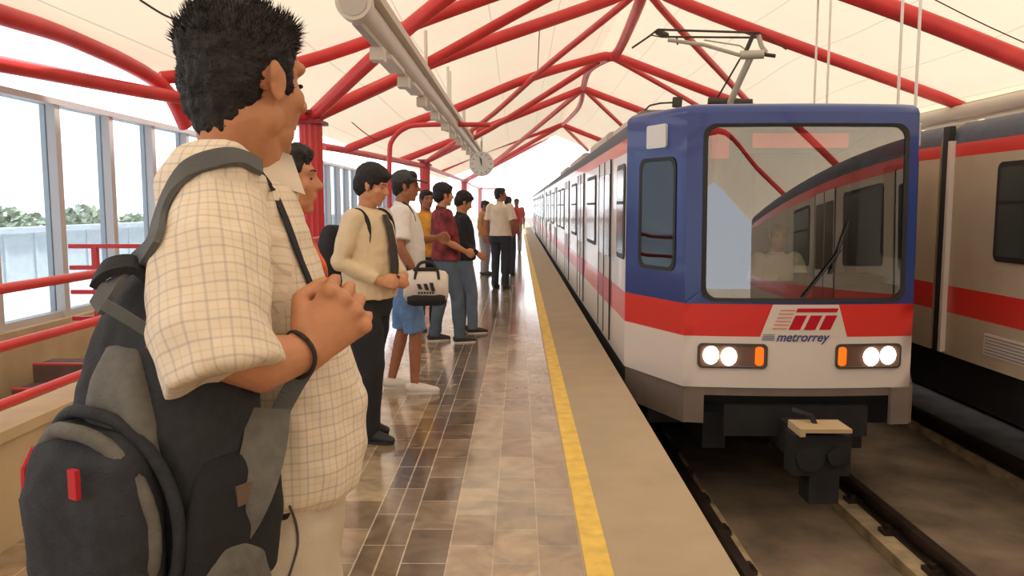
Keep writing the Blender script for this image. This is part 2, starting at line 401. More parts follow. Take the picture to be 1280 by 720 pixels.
# thin cables under the fabric
CAB = mat('dark_cable', (70, 66, 62), .6)
for i, (a, b, l) in enumerate([(at(175, 0, 5.6), at(235, 30, 5.9), 'thin dark cable in the upper left behind the spiky hair'), (at(675, 24, 13.5), at(672, 88, 16), 'thin vertical cable left of the ridge'), (at(1150, -10, 10.6), at(1300, 62, 10.6), 'thin dark cable along the thickest red tube'), (at(440, 153, 13), at(470, 175, 14), 'thin cable right of the nearest column head')]):
    thing_tube('cable', [a, (a + b) / 2 - V((0, 0, .02)), b], .008, CAB, l, 'cable', n=6)
for i, y in enumerate((3.5, -4, -13)):
    arch([V((-4.2, y, 2.85)), V((-1.2, y, 4.0)), V((2.1, y, 5.25)), V((5.4, y, 4.0)), V((8.6, y, 2.85))], .1, ['red arch over the camera, mirrored in the cab windscreen', 'second red arch behind the camera, mirrored in the cab windscreen', 'third red arch behind the camera, mirrored in the cab windscreen'][i])
    arch([V((-3, y, 2.8)), V((2.1, y + 6.5, 5.2))], .08, ['red brace over the camera rising to the ridge', 'second red brace behind the camera rising to the ridge', 'third red brace behind the camera rising to the ridge'][i], GB)
# light troughs with hangers
def trough(x, y0, y1, z, label):
    e = empty('light_trough', (x, y0, z), 0, label, 'light fixture', 'hanging light troughs')
    L = y1 - y0; m = MB(); R = []
    for yy in (0, L):
        ring = []
        for i in range(20):
            a = 2 * PI * i / 20; ring.append(V((.13 * math.cos(a), yy, .13 * math.sin(a))))
        R.append(ring)
    m.loft(R).build('duct', TROUGH, e, auto=True)
    m = MB(); m.tube([(0, -.04, 0), (0, .12, 0)], .16, 24); m.build('end_collar', TROUGH, e, auto=True)
    m = MB(); m.tube([(0, -.05, 0), (0, -.035, 0)], .125, 24); m.build('end_face', mat('grey_shade', (190, 186, 176), .6), e, auto=True)
    MB().box((.07, .1, .08), (.19, L, .17)).build('top_tray', TROUGH, e)
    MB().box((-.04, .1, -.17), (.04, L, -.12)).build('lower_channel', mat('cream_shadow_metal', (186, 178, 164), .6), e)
    k = 0; yy = 1.1
    while yy < L and k < 22:
        MB().box((-.07, yy, -.3), (.07, yy + .2, -.17)).build('speaker_box', TROUGH, e)
        MB().box((-.09, yy + .45, -.21), (.09, yy + 1.45, -.165)).build('lamp_casing', TROUGH, e)
        k += 1; yy += 1.9
    return e
trough(-1.46, 7.3, 36, 3.3, 'long cream light trough hanging over the waiting people')
trough(7.6, 3, 40, 3.1, 'cream trough above the parked train roof at the right')
for x, yl, nm in ((-1.46, (12, 15.7, 16.2, 20, 20.5, 25, 25.6, 30), 'left'), (7.5, (9.5, 16.4, 17.2, 21.2, 22.2, 28), 'right')):
    for i, y in enumerate(yl):
        z1 = roofz(x, y)
        tag(MB().tube([(x + .1, y, 3.3 if x < 0 else 3.1), (x + .1, y, z1)], .028, 8).build('hanger_rod', mat('white_rod', (244, 240, 232), .5)), 'thin pale rod holding up the %s light trough' % nm, 'rod', 'hanger rods of the %s trough' % nm)
for i, (y, a) in enumerate(((8.62, 1112), (8.24, 1133), (11.05, 1010), (10.6, 1025))):
    z1 = roofz(4.0, y)
    tag(MB().tube([(4.0, y, 2.25), (4.0, y, z1)], .016, 8).box((3.96, y - .04, 2.2), (4.04, y + .04, 2.26)).build('hanger_rod', mat('white_rod', (244, 240, 232), .5)), ('pale vertical rod left of its pair, over the cab roof right side', 'pale vertical rod right of its pair, over the cab roof right side', 'pale thin rod left of the fainter pair beside the pantograph', 'pale thin rod right of the fainter pair beside the pantograph')[i], 'rod')
# clock
ck = empty('station_clock', at(602, 205, 22), 0, 'round white hanging clock at the far end of the light trough', 'clock')
MB().tube([(0, -.06, 0), (0, .06, 0)], .33, 32).build('case', mat('clock_case', (232, 230, 224), .4), ck, auto=True)
fc = MB(); fc.tube([(0, -.066, 0), (0, -.06, 0)], .29, 32); fc.build('dial', mat('clock_dial', (238, 238, 232), .5), ck)
m = MB()
for i in range(12):
    a = i * PI / 6; M = Matrix.Rotation(a, 4, 'Y'); m.box((-.01, -.07, .23), (.01, -.066, .275), M)
m.build('hour_marks', BLACK, ck)
MB().box((-.012, -.074, -.03), (.012, -.07, .2), Matrix.Rotation(-.25, 4, 'Y')).build('minute_hand', BLACK, ck)
MB().box((-.014, -.078, -.03), (.014, -.074, .14), Matrix.Rotation(-.1, 4, 'Y')).build('hour_hand', BLACK, ck)
MB().tube([(0, 0, .33), (0, 0, .62)], .03, 10).build('hanger', TROUGH, ck)
# ------------------------------------------------------------------ trains
HW = 1.325; JO = .86; FW = .945      # half width, chamfer depth, half front width
def fy(x, z):          # local front surface: x from centreline, y forward distance
    s = .07 * (1 - (x / FW) ** 2) if abs(x) < FW else 0
    return -s + max(0, z - .7) * .035
def rail_prof():
    # (dx, z) section of a car, right half
    return [(HW, 0), (HW, .43), (HW, .70), (HW, 1.99), (HW, 2.12), (HW - .015, 2.2), (HW - .06, 2.28), (HW - .16, 2.34), (HW - .5, 2.4), (0, 2.42)]
PMI = [0, 1, 0, 1, 2, 2, 2, 3, 3]
WH2 = mat('second_train_cream', (202, 188, 164), .45, var=.05, vs=2)  # second train's shell, a darker cream than the first train's white
def car_shell(y0, y1, parent, name='body_shell', nose=True):
    pr = rail_prof(); m = MB()
    sec = [(-a, z) for a, z in pr] ; 
    full = [(a, z) for a, z in pr] + [(-a, z) for a, z in pr[-2::-1]]
    mi = PMI + PMI[::-1]
    A = [m.bm.verts.new((x, y0, z)) for x, z in full]; B = [m.bm.verts.new((x, y1, z)) for x, z in full]
    for i in range(len(full) - 1):
        m.mi = mi[i]; m.face([A[i], A[i + 1], B[i + 1], B[i]])
    m.mi = 0; m.face(B)
    if nose: m.face(A[::-1])
    if 1: m.face([A[0], B[0], B[-1], A[-1]])
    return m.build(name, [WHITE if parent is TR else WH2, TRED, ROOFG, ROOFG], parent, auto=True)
def panel(x, sgn, y0, y1, z0, z1, r, t, name, mt, parent, smooth=False):
    P = rrect(y0, y1, z0, z1, r); m = MB()
    m.loft([[V((x, a, b)) for a, b in P], [V((x + sgn * t, a, b)) for a, b in P]])
    return m.build(name, mt, parent)
def side_details(parent, y0, y1, off, sides=(-1, 1), plan=None):
    y = y0 + off
    for kind, a, b in plan:
        for sg in sides:
            x = sg * HW
            if kind == 'w':
                f = panel(x, sg, a, b, 1.0, 1.9, .07, .012, 'window', BLACK, parent)
                panel(x + sg * .012, sg, a + .05, b - .05, 1.05, 1.85, .05, .004, 'pane', WIN, f)
                MB().box((x + sg * .016 - .004, a + .05, 1.52), (x + sg * .016 + .004, b - .05, 1.55)).build('window_bar', BLACK, f)
            elif kind == 'd':
                f = panel(x, sg, a, b, .04, 2.0, .04, .01, 'door', mat('door_white', (216, 208, 198), .35), parent)
                mid = (a + b) / 2
                for p, q in ((a + .07, mid - .05), (mid + .05, b - .07)):
                    panel(x + sg * .01, sg, p, q, .95, 1.85, .05, .006, 'pane', WIN, f)
                MB().box((x + sg * .004, a + .03, .44), (x + sg * .016, b - .03, .71)).build('stripe', mat('deep_red', (196, 22, 34), .35), f)
                for q in (a, mid, b): MB().box((x + sg * .006, q - .012, .05), (x + sg * .018, q + .012, 2.0)).build('seal', BLACK, f)
            elif kind == 'g':
                f = panel(x, sg, a, b, .12, .32, .01, .006, 'vent', WHITE, parent)
                mm = MB()
                for k in range(6): mm.box((x + sg * .006 - .004, a + .03, .14 + k * .03), (x + sg * .006 + .004, b - .03, .15 + k * .03))
                mm.build('slats', mat('slat_grey', (150, 142, 134), .6), f)
            elif kind == 'j':
                MB().box((x - .03, a, 0), (x + sg * .006 + (.0 if sg > 0 else 0), b, 2.25)).build('joint', BLACK, parent)
def underframe(parent, y0, y1):
    m = MB().box((-1.12, y0 + .7, -.5), (1.12, y1, -.0)); m.build('underframe', UNDER, parent)
    for yb in ((y0 + 3.2), (y1 - 3)):
        if yb < y0 + 1: continue
        b = MB().box((-.95, yb - 1.3, -.75), (.95, yb + 1.3, -.5)).build('bogie', UNDER, parent)
        for yy in (yb - .9, yb + .9):
            for sx in (-.74, .74):
                MB().tube([(sx - .06, yy, -.62), (sx + .06, yy, -.62)], .36, 24).build('wheel', STEEL, b, auto=True)
TR = empty('train', (2.325, 6.6, 0), 0, 'arriving train with lit headlights and a blue, red and white front', 'train')
L1 = JO; E1 = 24.2
car_shell(L1, E1, TR, nose=False)
plan = [('w', .92, 1.5), ('d', 2.05, 3.25), ('w', 3.75, 5.0), ('d', 5.6, 6.8), ('w', 7.2, 8.4), ('d', 9.2, 10.4), ('w', 10.9, 12.1), ('w', 12.5, 13.7), ('d', 14.3, 15.5), ('w', 16, 17.4), ('d', 18, 19.2), ('w', 19.8, 21), ('d', 21.6, 22.8)]
side_details(TR, L1, E1, 0, plan=plan)
MB().box((-1.2, E1, .1), (1.2, E1 + .7, 2.2)).build('gangway', BLACK, TR)
car_shell(E1 + .7, E1 + 28, TR)
side_details(TR, 0, 0, 0, plan=[(k, a + 24, b + 24) for k, a, b in plan])
underframe(TR, 0, E1); underframe(TR, E1 + .7, E1 + 28)
# roof fairings and boxes on the first train
for y0, y1, w, h in ((2.9, 5.2, .95, .22), (6.5, 9.5, .9, .3), (11, 15, .95, .26), (18, 21, .9, .3)):
    MB().loft([[V((a, y, b)) for a, b in rrect(-w, w, 2.36, 2.4 + h, .09, 3)] for y in (y0, y1)]).build('roof_box', mat('roof_box_cream', (214, 204, 192), .6), TR, auto=True)
# cab ---------------------------------------------------------------
glass_side = glass_mat('cab_side_glass', (.6, .62, .62), .1)
def cab(TR):
    zt = 2.26
    NX = 14
    def grid(x0, x1, z0, z1, nx=NX, nz=3, off=0):
        m = MB(); Gd = [[m.bm.verts.new((x0 + (x1 - x0) * i / nx, fy(x0 + (x1 - x0) * i / nx, z0 + (z1 - z0) * j / nz) - off, z0 + (z1 - z0) * j / nz)) for i in range(nx + 1)] for j in range(nz + 1)]
        for j in range(nz):
            for i in range(nx): m.face([Gd[j][i], Gd[j][i + 1], Gd[j + 1][i + 1], Gd[j + 1][i]])
        return m
    # one painted shell: white, red, blue front with window opening, corner panels and roof cap
    m = MB()
    def gridin(x0, x1, z0, z1, mi, nx=NX, nz=2):
        m.mi = mi
        Gd = [[m.bm.verts.new((x0 + (x1 - x0) * i / nx, fy(x0 + (x1 - x0) * i / nx, z0 + (z1 - z0) * j / nz), z0 + (z1 - z0) * j / nz)) for i in range(nx + 1)] for j in range(nz + 1)]
        for j in range(nz):
            for i in range(nx): m.face([Gd[j][i], Gd[j][i + 1], Gd[j + 1][i + 1], Gd[j + 1][i]])
    gridin(-FW, FW, 0, .43, 0); gridin(-FW, FW, .43, .70, 1)
    wx0, wx1, wz0, wz1 = -.815, .86, .72, 2.17
    def castp(poly, cx, cz, a):
        dx, dz = math.cos(a), math.sin(a); best = None
        for i in range(len(poly)):
            x1, z1 = poly[i]; x2, z2 = poly[(i + 1) % len(poly)]
            ex, ez = x2 - x1, z2 - z1; den = dx * ez - dz * ex
            if abs(den) < 1e-12: continue
            t = ((x1 - cx) * ez - (z1 - cz) * ex) / den; u = ((x1 - cx) * dz - (z1 - cz) * dx) / den
            if t > 0 and -1e-6 <= u <= 1 + 1e-6 and (best is None or t < best): best = t
        return (cx + dx * best, cz + dz * best)
    cx, cz = (wx0 + wx1) / 2, (wz0 + wz1) / 2
    inner = rrect(wx0, wx1, wz0, wz1, .1, 8); outer = [(-FW, .70), (FW, .70), (FW, zt), (-FW, zt)]
    angs = sorted(set([round(math.atan2(z - cz, x - cx), 5) for x, z in inner + outer] + [round(-PI + 2 * PI * i / 64, 5) for i in range(64)]))
    m.mi = 2
    I = []; O = []
    for a in angs:
        x, z = castp(inner, cx, cz, a); I.append(m.bm.verts.new((x, fy(x, z), z)))
        x, z = castp(outer, cx, cz, a); O.append(m.bm.verts.new((x, fy(x, z), z)))
    n = len(angs)
    for i in range(n): m.face([I[i], I[(i + 1) % n], O[(i + 1) % n], O[i]])
    # chamfer sides with window opening
    for sg in (-1, 1):
        def P(t, z, o=0):
            nx_, ny_ = JO, -(HW - FW); L = math.hypot(nx_, ny_)
            f0 = fy(FW, z)
            return V((sg * (FW + (HW - FW) * t + o * nx_ / L), f0 + (JO - f0) * t + o * ny_ / L, z))
        for z0, z1, mi in ((0, .43, 0), (.43, .70, 1)):
            m.mi = mi; m.poly([P(0, z0), P(1, z0), P(1, z1), P(0, z1)])
        m.mi = 2
        inn = rrect(.15, .76, .95, 1.92, .09, 6); out = [(0, .70), (1, .70), (1, zt), (0, zt)]
        cx2, cz2 = .45, 1.43
        an = sorted(set([round(math.atan2(z - cz2, x - cx2), 5) for x, z in inn + out] + [round(-PI + 2 * PI * i / 40, 5) for i in range(40)]))
        A = [m.bm.verts.new(P(*castp(inn, cx2, cz2, a))) for a in an]; B = [m.bm.verts.new(P(*castp(out, cx2, cz2, a))) for a in an]
        for i in range(len(an)): m.face([A[i], A[(i + 1) % len(an)], B[(i + 1) % len(an)], B[i]])
    # roof cap
    plan = [(-HW, JO + .02), (-FW, fy(FW, zt))] + [(-FW + 2 * FW * i / 10, fy(-FW + 2 * FW * i / 10, zt)) for i in range(1, 10)] + [(FW, fy(FW, zt)), (HW, JO + .02)]
    rings = []
    for ins, z in ((0, zt), (.012, zt + .035), (.045, zt + .065), (.11, zt + .08)):
        rings.append([m.bm.verts.new((x * (1 - ins / HW), y + (ins if k not in (0, len(plan) - 1) else 0), z)) for k, (x, y) in enumerate(plan)])
    for a, b in zip(rings, rings[1:]):
        for i in range(len(plan) - 1): m.face([a[i], a[i + 1], b[i + 1], b[i]])
    m.face(rings[-1])
    bmesh.ops.remove_doubles(m.bm, verts=m.bm.verts, dist=.0005)
    sh = m.build('cab_shell', [WHITE, TRED, TBLUE], TR, auto=True)
    # windscreen rubber and glass
    m = MB(); A = []; B = []; D = []
    for a in angs:
        x, z = castp(inner, cx, cz, a); k = .955; x2, z2 = cx + (x - cx) * k, cz + (z - cz) * (k + .005)
        A.append(m.bm.verts.new((x, fy(x, z) - .012, z))); B.append(m.bm.verts.new((x2, fy(x2, z2) - .006, z2))); D.append(m.bm.verts.new((x, fy(x, z) + .03, z)))
    for i in range(n):
        j = (i + 1) % n; m.face([A[i], A[j], B[j], B[i]]); m.face([A[i], A[j], D[j], D[i]])
    ws = m.build('windscreen', BLACK, TR, auto=True)
    m = MB(); gx, gz = 22, 14
    Gd = [[None] * (gx + 1) for _ in range(gz + 1)]
    for j in range(gz + 1):
        for i in range(gx + 1):
            x = wx0 + .03 + (wx1 - wx0 - .06) * i / gx; z = wz0 + .03 + (wz1 - wz0 - .06) * j / gz
            Gd[j][i] = m.bm.verts.new((x, fy(x, z), z))
    for j in range(gz):
        for i in range(gx): m.face([Gd[j][i], Gd[j][i + 1], Gd[j + 1][i + 1], Gd[j + 1][i]])
    m.build('pane', CABG, ws, smooth=True)
    # wiper
    w = MB(); w.tube([V((.0, fy(0, .8) - .03, .76)), V((.3, fy(.3, 1.2) - .03, 1.15))], .009, 6); w.tube([V((.22, fy(.22, .9) - .025, .95)), V((.36, fy(.36, 1.4) - .025, 1.38))], .008, 6)
    w.build('wiper', BLACK, ws)
    # side windows
    for sg in (-1, 1):
        nx_, ny_ = JO, -(HW - FW); L = math.hypot(nx_, ny_)
        def P(t, z, o=0): 
            f0 = fy(FW, z); return V((sg * (FW + (HW - FW) * t + o * nx_ / L), f0 + (JO - f0) * t + o * ny_ / L, z))
        inn = rrect(.15, .76, .95, 1.92, .09, 6); cc = (.455, 1.435)
        m = MB(); A = [m.bm.verts.new(P(t, z, .008)) for t, z in inn]; B = [m.bm.verts.new(P(cc[0] + (t - cc[0]) * .86, cc[1] + (z - cc[1]) * .93, .004)) for t, z in inn]
        for i in range(len(inn)): m.face([A[i], A[(i + 1) % len(inn)], B[(i + 1) % len(inn)], B[i]])
        f = m.build('side_window', BLACK, TR)
        m = MB(); m.poly([P(cc[0] + (t - cc[0]) * .88, cc[1] + (z - cc[1]) * .95, .002) for t, z in inn]); m.build('pane', glass_side, f)
        m = MB(); m.loft([[P(t, z, o) for t, z in rrect(.3, .62, 2.0, 2.2, .02, 2)] for o in (0, .02)]); m.build('marker_lamp', mat('lamp_white', (226, 228, 230), .3), TR)
    # skirt
    m = MB()
    def wall(p, q, z0, z1, y_in=.05):
        p = V((*p, 0)); q = V((*q, 0)); d = (q - p).normalized(); nn = V((d.y, -d.x, 0)) * -.04
        m.loft([[V((p.x, p.y, z0)), V((q.x, q.y, z0)), V((q.x + nn.x, q.y + nn.y, z0)), V((p.x + nn.x, p.y + nn.y, z0))], [V((p.x, p.y, z1)), V((q.x, q.y, z1)), V((q.x + nn.x, q.y + nn.y, z1)), V((p.x + nn.x, p.y + nn.y, z1))]])
    for sg in (-1, 1):
        wall((sg * (HW - .01), JO), (sg * (FW - .01), .012), -.31, 0); wall((sg * (FW - .01), .012), (sg * .77, fy(.77, 0) + .012), -.31, 0)
        MB_ = None
    k = 10
    for i in range(k): 
        a = -.77 + 1.54 * i / k; b = a + 1.54 / k; wall((a, fy(a, 0) + .012), (b, fy(b, 0) + .012), -.07, 0)
    m.build('skirt', TGREY, TR)
    MB().box((-HW + .02, JO, -.2), (-HW + .06, 22, 0)).box((HW - .06, JO, -.2), (HW - .02, 22, 0)).build('side_sill', UNDER, TR)
    # headlights
    LG = mat('lamp_glow', (255, 244, 222), .3, emit=9); AM = mat('amber_lens', (246, 122, 30), .3, emit=.55); HB = mat('lamp_recess', (120, 92, 80), .4)
    BZ = mat('lamp_bezel', (84, 80, 74), .4)
    for sg in (-1, 1):
        x0, x1 = (-.835, -.27) if sg < 0 else (.29, .85)
        P = rrect(x0, x1, .165, .372, .04, 5); Q = rrect(x0 + .018, x1 - .018, .182, .355, .03, 5); m = MB()
        A = [m.bm.verts.new((x, fy(x, z) - .0, z)) for x, z in P]; B = [m.bm.verts.new((x, fy(x, z) - .02, z)) for x, z in P]; D = [m.bm.verts.new((x, fy(x, z) - .02, z)) for x, z in Q]
        for i in range(len(P)):
            j = (i + 1) % len(P); m.face([A[i], A[j], B[j], B[i]]); m.face([B[i], B[j], D[j], D[i]])
        h = m.build('headlight', BZ, TR)
        m = MB(); m.poly([V((x, fy(x, z) - .006, z)) for x, z in Q]); m.build('recess', HB, h)
        for lx in ((x0 + .11, x0 + .255) if sg < 0 else (x1 - .11, x1 - .255)):
            zc = .272 if abs(lx) > .7 else .262
            MB().ball((lx, fy(lx, .27) - .008, zc), (.066, .02, .076), n=20).build('lamp', LG, h, smooth=True)
        ax = x1 - .065 if sg < 0 else x0 + .055
        MB().loft([[V((x, fy(ax, z) - o, z)) for x, z in rrect(ax - .034, ax + .034, .19, .348, .025, 3)] for o in (.004, .02)]).build('indicator', AM, h)
    # logo
    m = MB()
    def patch(pts, off, name, mt, par):
        mm = MB(); k = 6
        # quad patch subdivided in x
        (ax, az), (bx, bz), (cx_, cz_), (dx, dz) = pts  # bottom-left, bottom-right, top-right, top-left
        for i in range(k):
            def q(t, up):
                x = (dx + (cx_ - dx) * t) if up else (ax + (bx - ax) * t); z = (dz + (cz_ - dz) * t) if up else (az + (bz - az) * t)
                return V((x, fy(x, z) - off, z))
            mm.poly([q(i / k, 0), q((i + 1) / k, 0), q((i + 1) / k, 1), q(i / k, 1)])
        return mm.build(name, mt, par)
    lb = patch([(-.335, .425), (.385, .425), (.305, .698), (-.235, .698)], .003, 'emblem', mat('emblem_white', (232, 224, 214), .3), TR)
    LR = mat('emblem_red', (200, 24, 48), .3)
    sh_ = .055
    for i in range(3):
        a = -.105 + i * .125; patch([(a, .49), (a + .095, .49), (a + .095 + sh_, .61), (a + sh_, .61)], .006, 'emblem_bar', LR, lb)
    patch([(-.05, .635), (.29, .635), (.303, .668), (-.035, .668)], .006, 'emblem_bar', LR, lb)
    PK = mat('emblem_pink', (226, 150, 140), .4)
    for i in range(6):
        z = .495 + i * .03; patch([(-.235 + i * .012, z), (-.115 + i * .012, z), (-.113 + i * .012, z + .012), (-.233 + i * .012, z + .012)], .006, 'speed_line', PK, lb)
    cu = bpy.data.curves.new('t', 'FONT'); cu.body = 'metrorrey'; cu.size = .105; cu.shear = .35; cu.offset = .0022; cu.space_character = 1.0
    to = bpy.data.objects.new('t', cu); C.objects.link(to); dg = bpy.context.evaluated_depsgraph_get(); dg.update()
    me = bpy.data.meshes.new_from_object(to.evaluated_get(dg)); bpy.data.objects.remove(to)
    xs_ = [v.co.x for v in me.vertices]; w_ = max(xs_) - min(xs_)
    for v in me.vertices:
        x = -.2 + (v.co.x - min(xs_)) * (.44 / w_); z = .395 + v.co.y; v.co = V((x, fy(x, z) - .006, z))
    me.materials.clear(); me.materials.append(mat('lettering_blue', (74, 80, 140), .4)); link('lettering', me, lb)
    for i in range(4): patch([(-.32 + i * .004, .402 + i * .014), (-.215, .402 + i * .014), (-.214, .408 + i * .014), (-.318 + i * .004, .408 + i * .014)], .006, 'speed_line', mat('lettering_blue', (74, 80, 140), .4), lb)
    # interior
    IN = mat('cab_lining', (58, 56, 52), .8); DK = mat('dash_black', (32, 34, 36), .6)
    it = MB().box((-1.2, 2.0, .2), (1.2, 2.05, 2.22)).box((-.85, .25, .3), (.85, 2.0, .34)).box((-.8, .3, 2.2), (.8, 2.0, 2.22)).build('cab_lining', IN, TR)
    MB().box((-.86, .09, .6), (.86, .5, .84)).box((.1, .12, .84), (.75, .45, .92)).build('dashboard', DK, TR)
    MB().box((.18, 1.95, .4), (.8, 2.0, 2.05)).build('cab_door', mat('cab_door_paint', (70, 84, 96), .6), TR)
    s = MB().box((-.05, .95, .34), (.35, 1.4, .74)).box((-.05, 1.35, .74), (.35, 1.45, 1.3)).build('driver_seat', DK, TR)
    d = MB().box((-.45, .22, 1.96), (.52, .4, 2.14)).build('destination_display', DK, TR)
    MB().box((-.36, .212, 1.99), (.44, .219, 2.11)).build('display_screen', mat('red_display', (190, 60, 44), .4, emit=.35), d)
    MB().box((-.7, .2, 1.9), (-.56, .3, 2.14)).build('red_lamp_box', mat('red_box', (190, 40, 40), .5, emit=.25), TR)
    # coupler
    c = MB().box((-.14, -.45, -.52), (.14, .3, -.26)).box((-.22, -.62, -.56), (.22, -.42, -.24)).tube([(-.1, -.66, -.42), (-.1, -.58, -.42)], .1, 14).tube([(.1, -.66, -.4), (.1, -.58, -.4)], .07, 14).build('coupler', UNDER, TR)
    MB().box((-.2, -.7, -.2), (.19, -.42, -.17)).box((-.2, -.7, -.23), (-.16, -.42, -.2)).build('coupler_plate', mat('tan_steel', (196, 172, 134), .7), c)
    MB().box((-.09, -.62, -.78), (.14, -.4, -.56)).build('coupler_foot', UNDER, c); MB().tube([(.0, -.55, -.24), (-.05, -.5, -.12), (-.16, -.4, -.1)], .022, 8).build('coupler_hose', UNDER, c)
    MB().box((.02, -.6, -.62), (.1, -.58, -.56)).build('coupler_mark', mat('amber_paint', (220, 160, 40), .6), c)
    MB().box((-.6, -.02, -.42), (.6, .04, -.16)).box((-.7, .3, -.62), (-.5, 1.4, -.3)).box((.5, .3, -.62), (.7, 1.4, -.3)).build('buffer_beam', UNDER, TR)
cab(TR)
# pantograph
PG = mat('pantograph_grey', (196, 190, 176), .5, .2); PD = mat('pantograph_dark', (74, 70, 62), .6, .3)
pg = MB().box((1.9 - 2.325, 8.7 - 6.6, 2.4), (3.0 - 2.325, 9.9 - 6.6, 2.46)).build('pantograph', PD, TR)
org = V((2.325, 6.6, 0))
def L_(p): return p - org
def pt(name, pts, r, mt, n=8): MB().tube([L_(p) for p in pts], r, n).build(name, mt, pg, auto=True)
pt('contact_strip', [at(822, 37, 9.0), at(950, 41, 9.0)], .013, PD)
pt('contact_strip', [at(826, 46, 9.25), at(946, 47, 9.25)], .012, PD)
pt('horn', [at(950, 41, 9.0), at(962, 48, 9), at(983, 62, 9.0), at(981, 56, 9.0)], .007, PD)
pt('horn', [at(822, 37, 9.0), at(812, 45, 9), at(790, 60, 9.0)], .011, PD)
pt('horn', [at(826, 46, 9.25), at(813, 44, 9.2), at(800, 53, 9.2)], .008, PD)
pt('upper_arm', [at(835, 50, 9.1), at(880, 56, 9.1), at(925, 69, 9.1)], .022, PG)
pt('upper_arm', [at(880, 50, 9.2), at(925, 57, 9.15), at(940, 68, 9.1)], .009, PG)
pt('lower_arm', [at(912, 130, 9.4), at(925, 100, 9.25), at(940, 68, 9.1)], .04, PG)
pt('control_rod', [at(897, 122, 9.5), at(926, 72, 9.15)], .011, PD)
pt('head_link', [at(942, 42, 9.1), at(936, 56, 9.1), at(930, 70, 9.1)], .024, PD)
pt('spring_housing', [at(925, 69, 9.1), at(955, 68, 9.05)], .048, PG, 12)
pt('spring_housing', [at(955, 68, 9.05), at(969, 70, 9.05)], .022, PD, 10)
pt('head_bracket', [at(948, 44, 9.1), at(952, 58, 9.1), at(958, 66, 9.1)], .028, PG)
pt('head_bracket', [at(822, 40, 9.0), at(833, 44, 9.15)], .034, PD)
pt('head_bracket', [at(846, 47, 9.1), at(847, 56, 9.1)], .01, PD)
pt('pivot', [at(885, 127, 9.45), at(940, 129, 9.4)], .05, PD, 10)
pt('insulator', [at(846, 134, 9.2), at(847, 122, 9.2)], .055, PD, 12)
pt('cable', [at(846, 128, 9.2), at(825, 129, 9.2), at(812, 132, 9.2), at(806, 138, 9.2)], .01, PD)
MB().box((.75, 1.3, 2.36), (.85, 1.5, 2.42)).build('roof_aerial', PG, TR)
# second train
T2 = empty('train', (4.37 + HW, 8.3, 0), 0, 'parked pale train at the right edge with a red waist stripe', 'train')
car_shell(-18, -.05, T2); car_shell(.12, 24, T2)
MB().box((-1.25, -.05, .02), (1.25, .12, 2.2)).build('gangway', BLACK, T2)
MB().box((-HW - .05, -.17, .02), (-HW + .02, -.12, 2.15)).build('edge_post', WHITE, T2); MB().box((-HW - .04, -.12, .02), (-HW + .02, .0, 2.3)).build('edge_seal', BLACK, T2)
side_details(T2, 0, 0, 0, sides=(-1,), plan=[('w', -2.2, -.92), ('g', -1.6, -.85), ('w', -5.0, -3.6), ('d', -3.3, -2.5), ('w', -8.5, -7), ('d', -6.6, -5.4), ('w', .9, 2.2), ('d', 3, 4.2), ('w', 5, 6.5), ('d', 7.5, 8.7)])
underframe(T2, -18, 24)
# ------------------------------------------------------------------ people
SKIN = mat('skin', (204, 144, 106), .6, var=.06, vs=25)
SKIN2 = mat('skin_brown', (164, 108, 78), .6, var=.06, vs=25)
HAIR = mat('black_hair', (34, 31, 32), .7, var=.3, vs=60, bump=.5, bs=150)
EYEM = mat('eye_dark', (24, 18, 16), .3)
def hand(m, w, d, n, t, curl, s=1.0, fist=False):
    """w wrist, d finger direction, n palm normal, t thumb side"""
    d = d.normalized(); n = (n - d * n.dot(d)).normalized(); t = (t - d * t.dot(d) - n * t.dot(n)).normalized()
    R = []
    for a, hw, ht in ((-.012, .026, .02), (.02, .032, .018), (.055, .041, .016), (.085, .042, .014), (.094, .036, .01)):
        R.append(m.ring(w + d * a * s, t * hw * s, n * ht * s, 14))
    m.loft(R)
    cm = (.5, 1.35, 1.0) if fist else (.9, 1.1, .8); sp = .0225 if fist else .0205; fr = .95 if fist else 1
    for i in range(4):
        b = w + d * (.082 + (-.004 if i in (0, 3) else .002)) * s + t * (.033 - sp * i) * s
        L = (.070, .079, .073, .058)[i] * s; ang = 0; P = [b - d * .012]; rr = [.0095 * s]
        P.append(b); rr.append(.0098 * s * fr)
        if fist: m.ball(b - n * .008 * s, .0105 * s)
        for k, f in enumerate((.46, .3, .24)):
            ang += curl * cm[k] * (1 + .06 * i)
            P.append(P[-1] + (d * math.cos(ang) + n * math.sin(ang)) * L * f); rr.append((.0092, .0085, .0075)[k] * s * fr)
        m.tube(P, rr, 10, dome=True)
    b = w + d * .02 * s + t * .026 * s
    if fist: P = [b, b + (d * .75 + t * .55 + n * .5).normalized() * .045 * s, b + (d * .75 + t * .55 + n * .5).normalized() * .045 * s + (d * .8 + n * .5 - t * .25).normalized() * .032 * s]
    else: P = [b, b + (d * .75 + t * .6 + n * .25).normalized() * .042 * s, b + (d * .75 + t * .6 + n * .25).normalized() * .042 * s + (d * .95 + t * .15 + n * .3).normalized() * .03 * s]
    P.append(P[-1] + (P[-1] - P[-2]).normalized() * .02 * s)
    m.tube(P, [.015 * s, .0125 * s, .0105 * s, .009 * s], 10, dome=True)
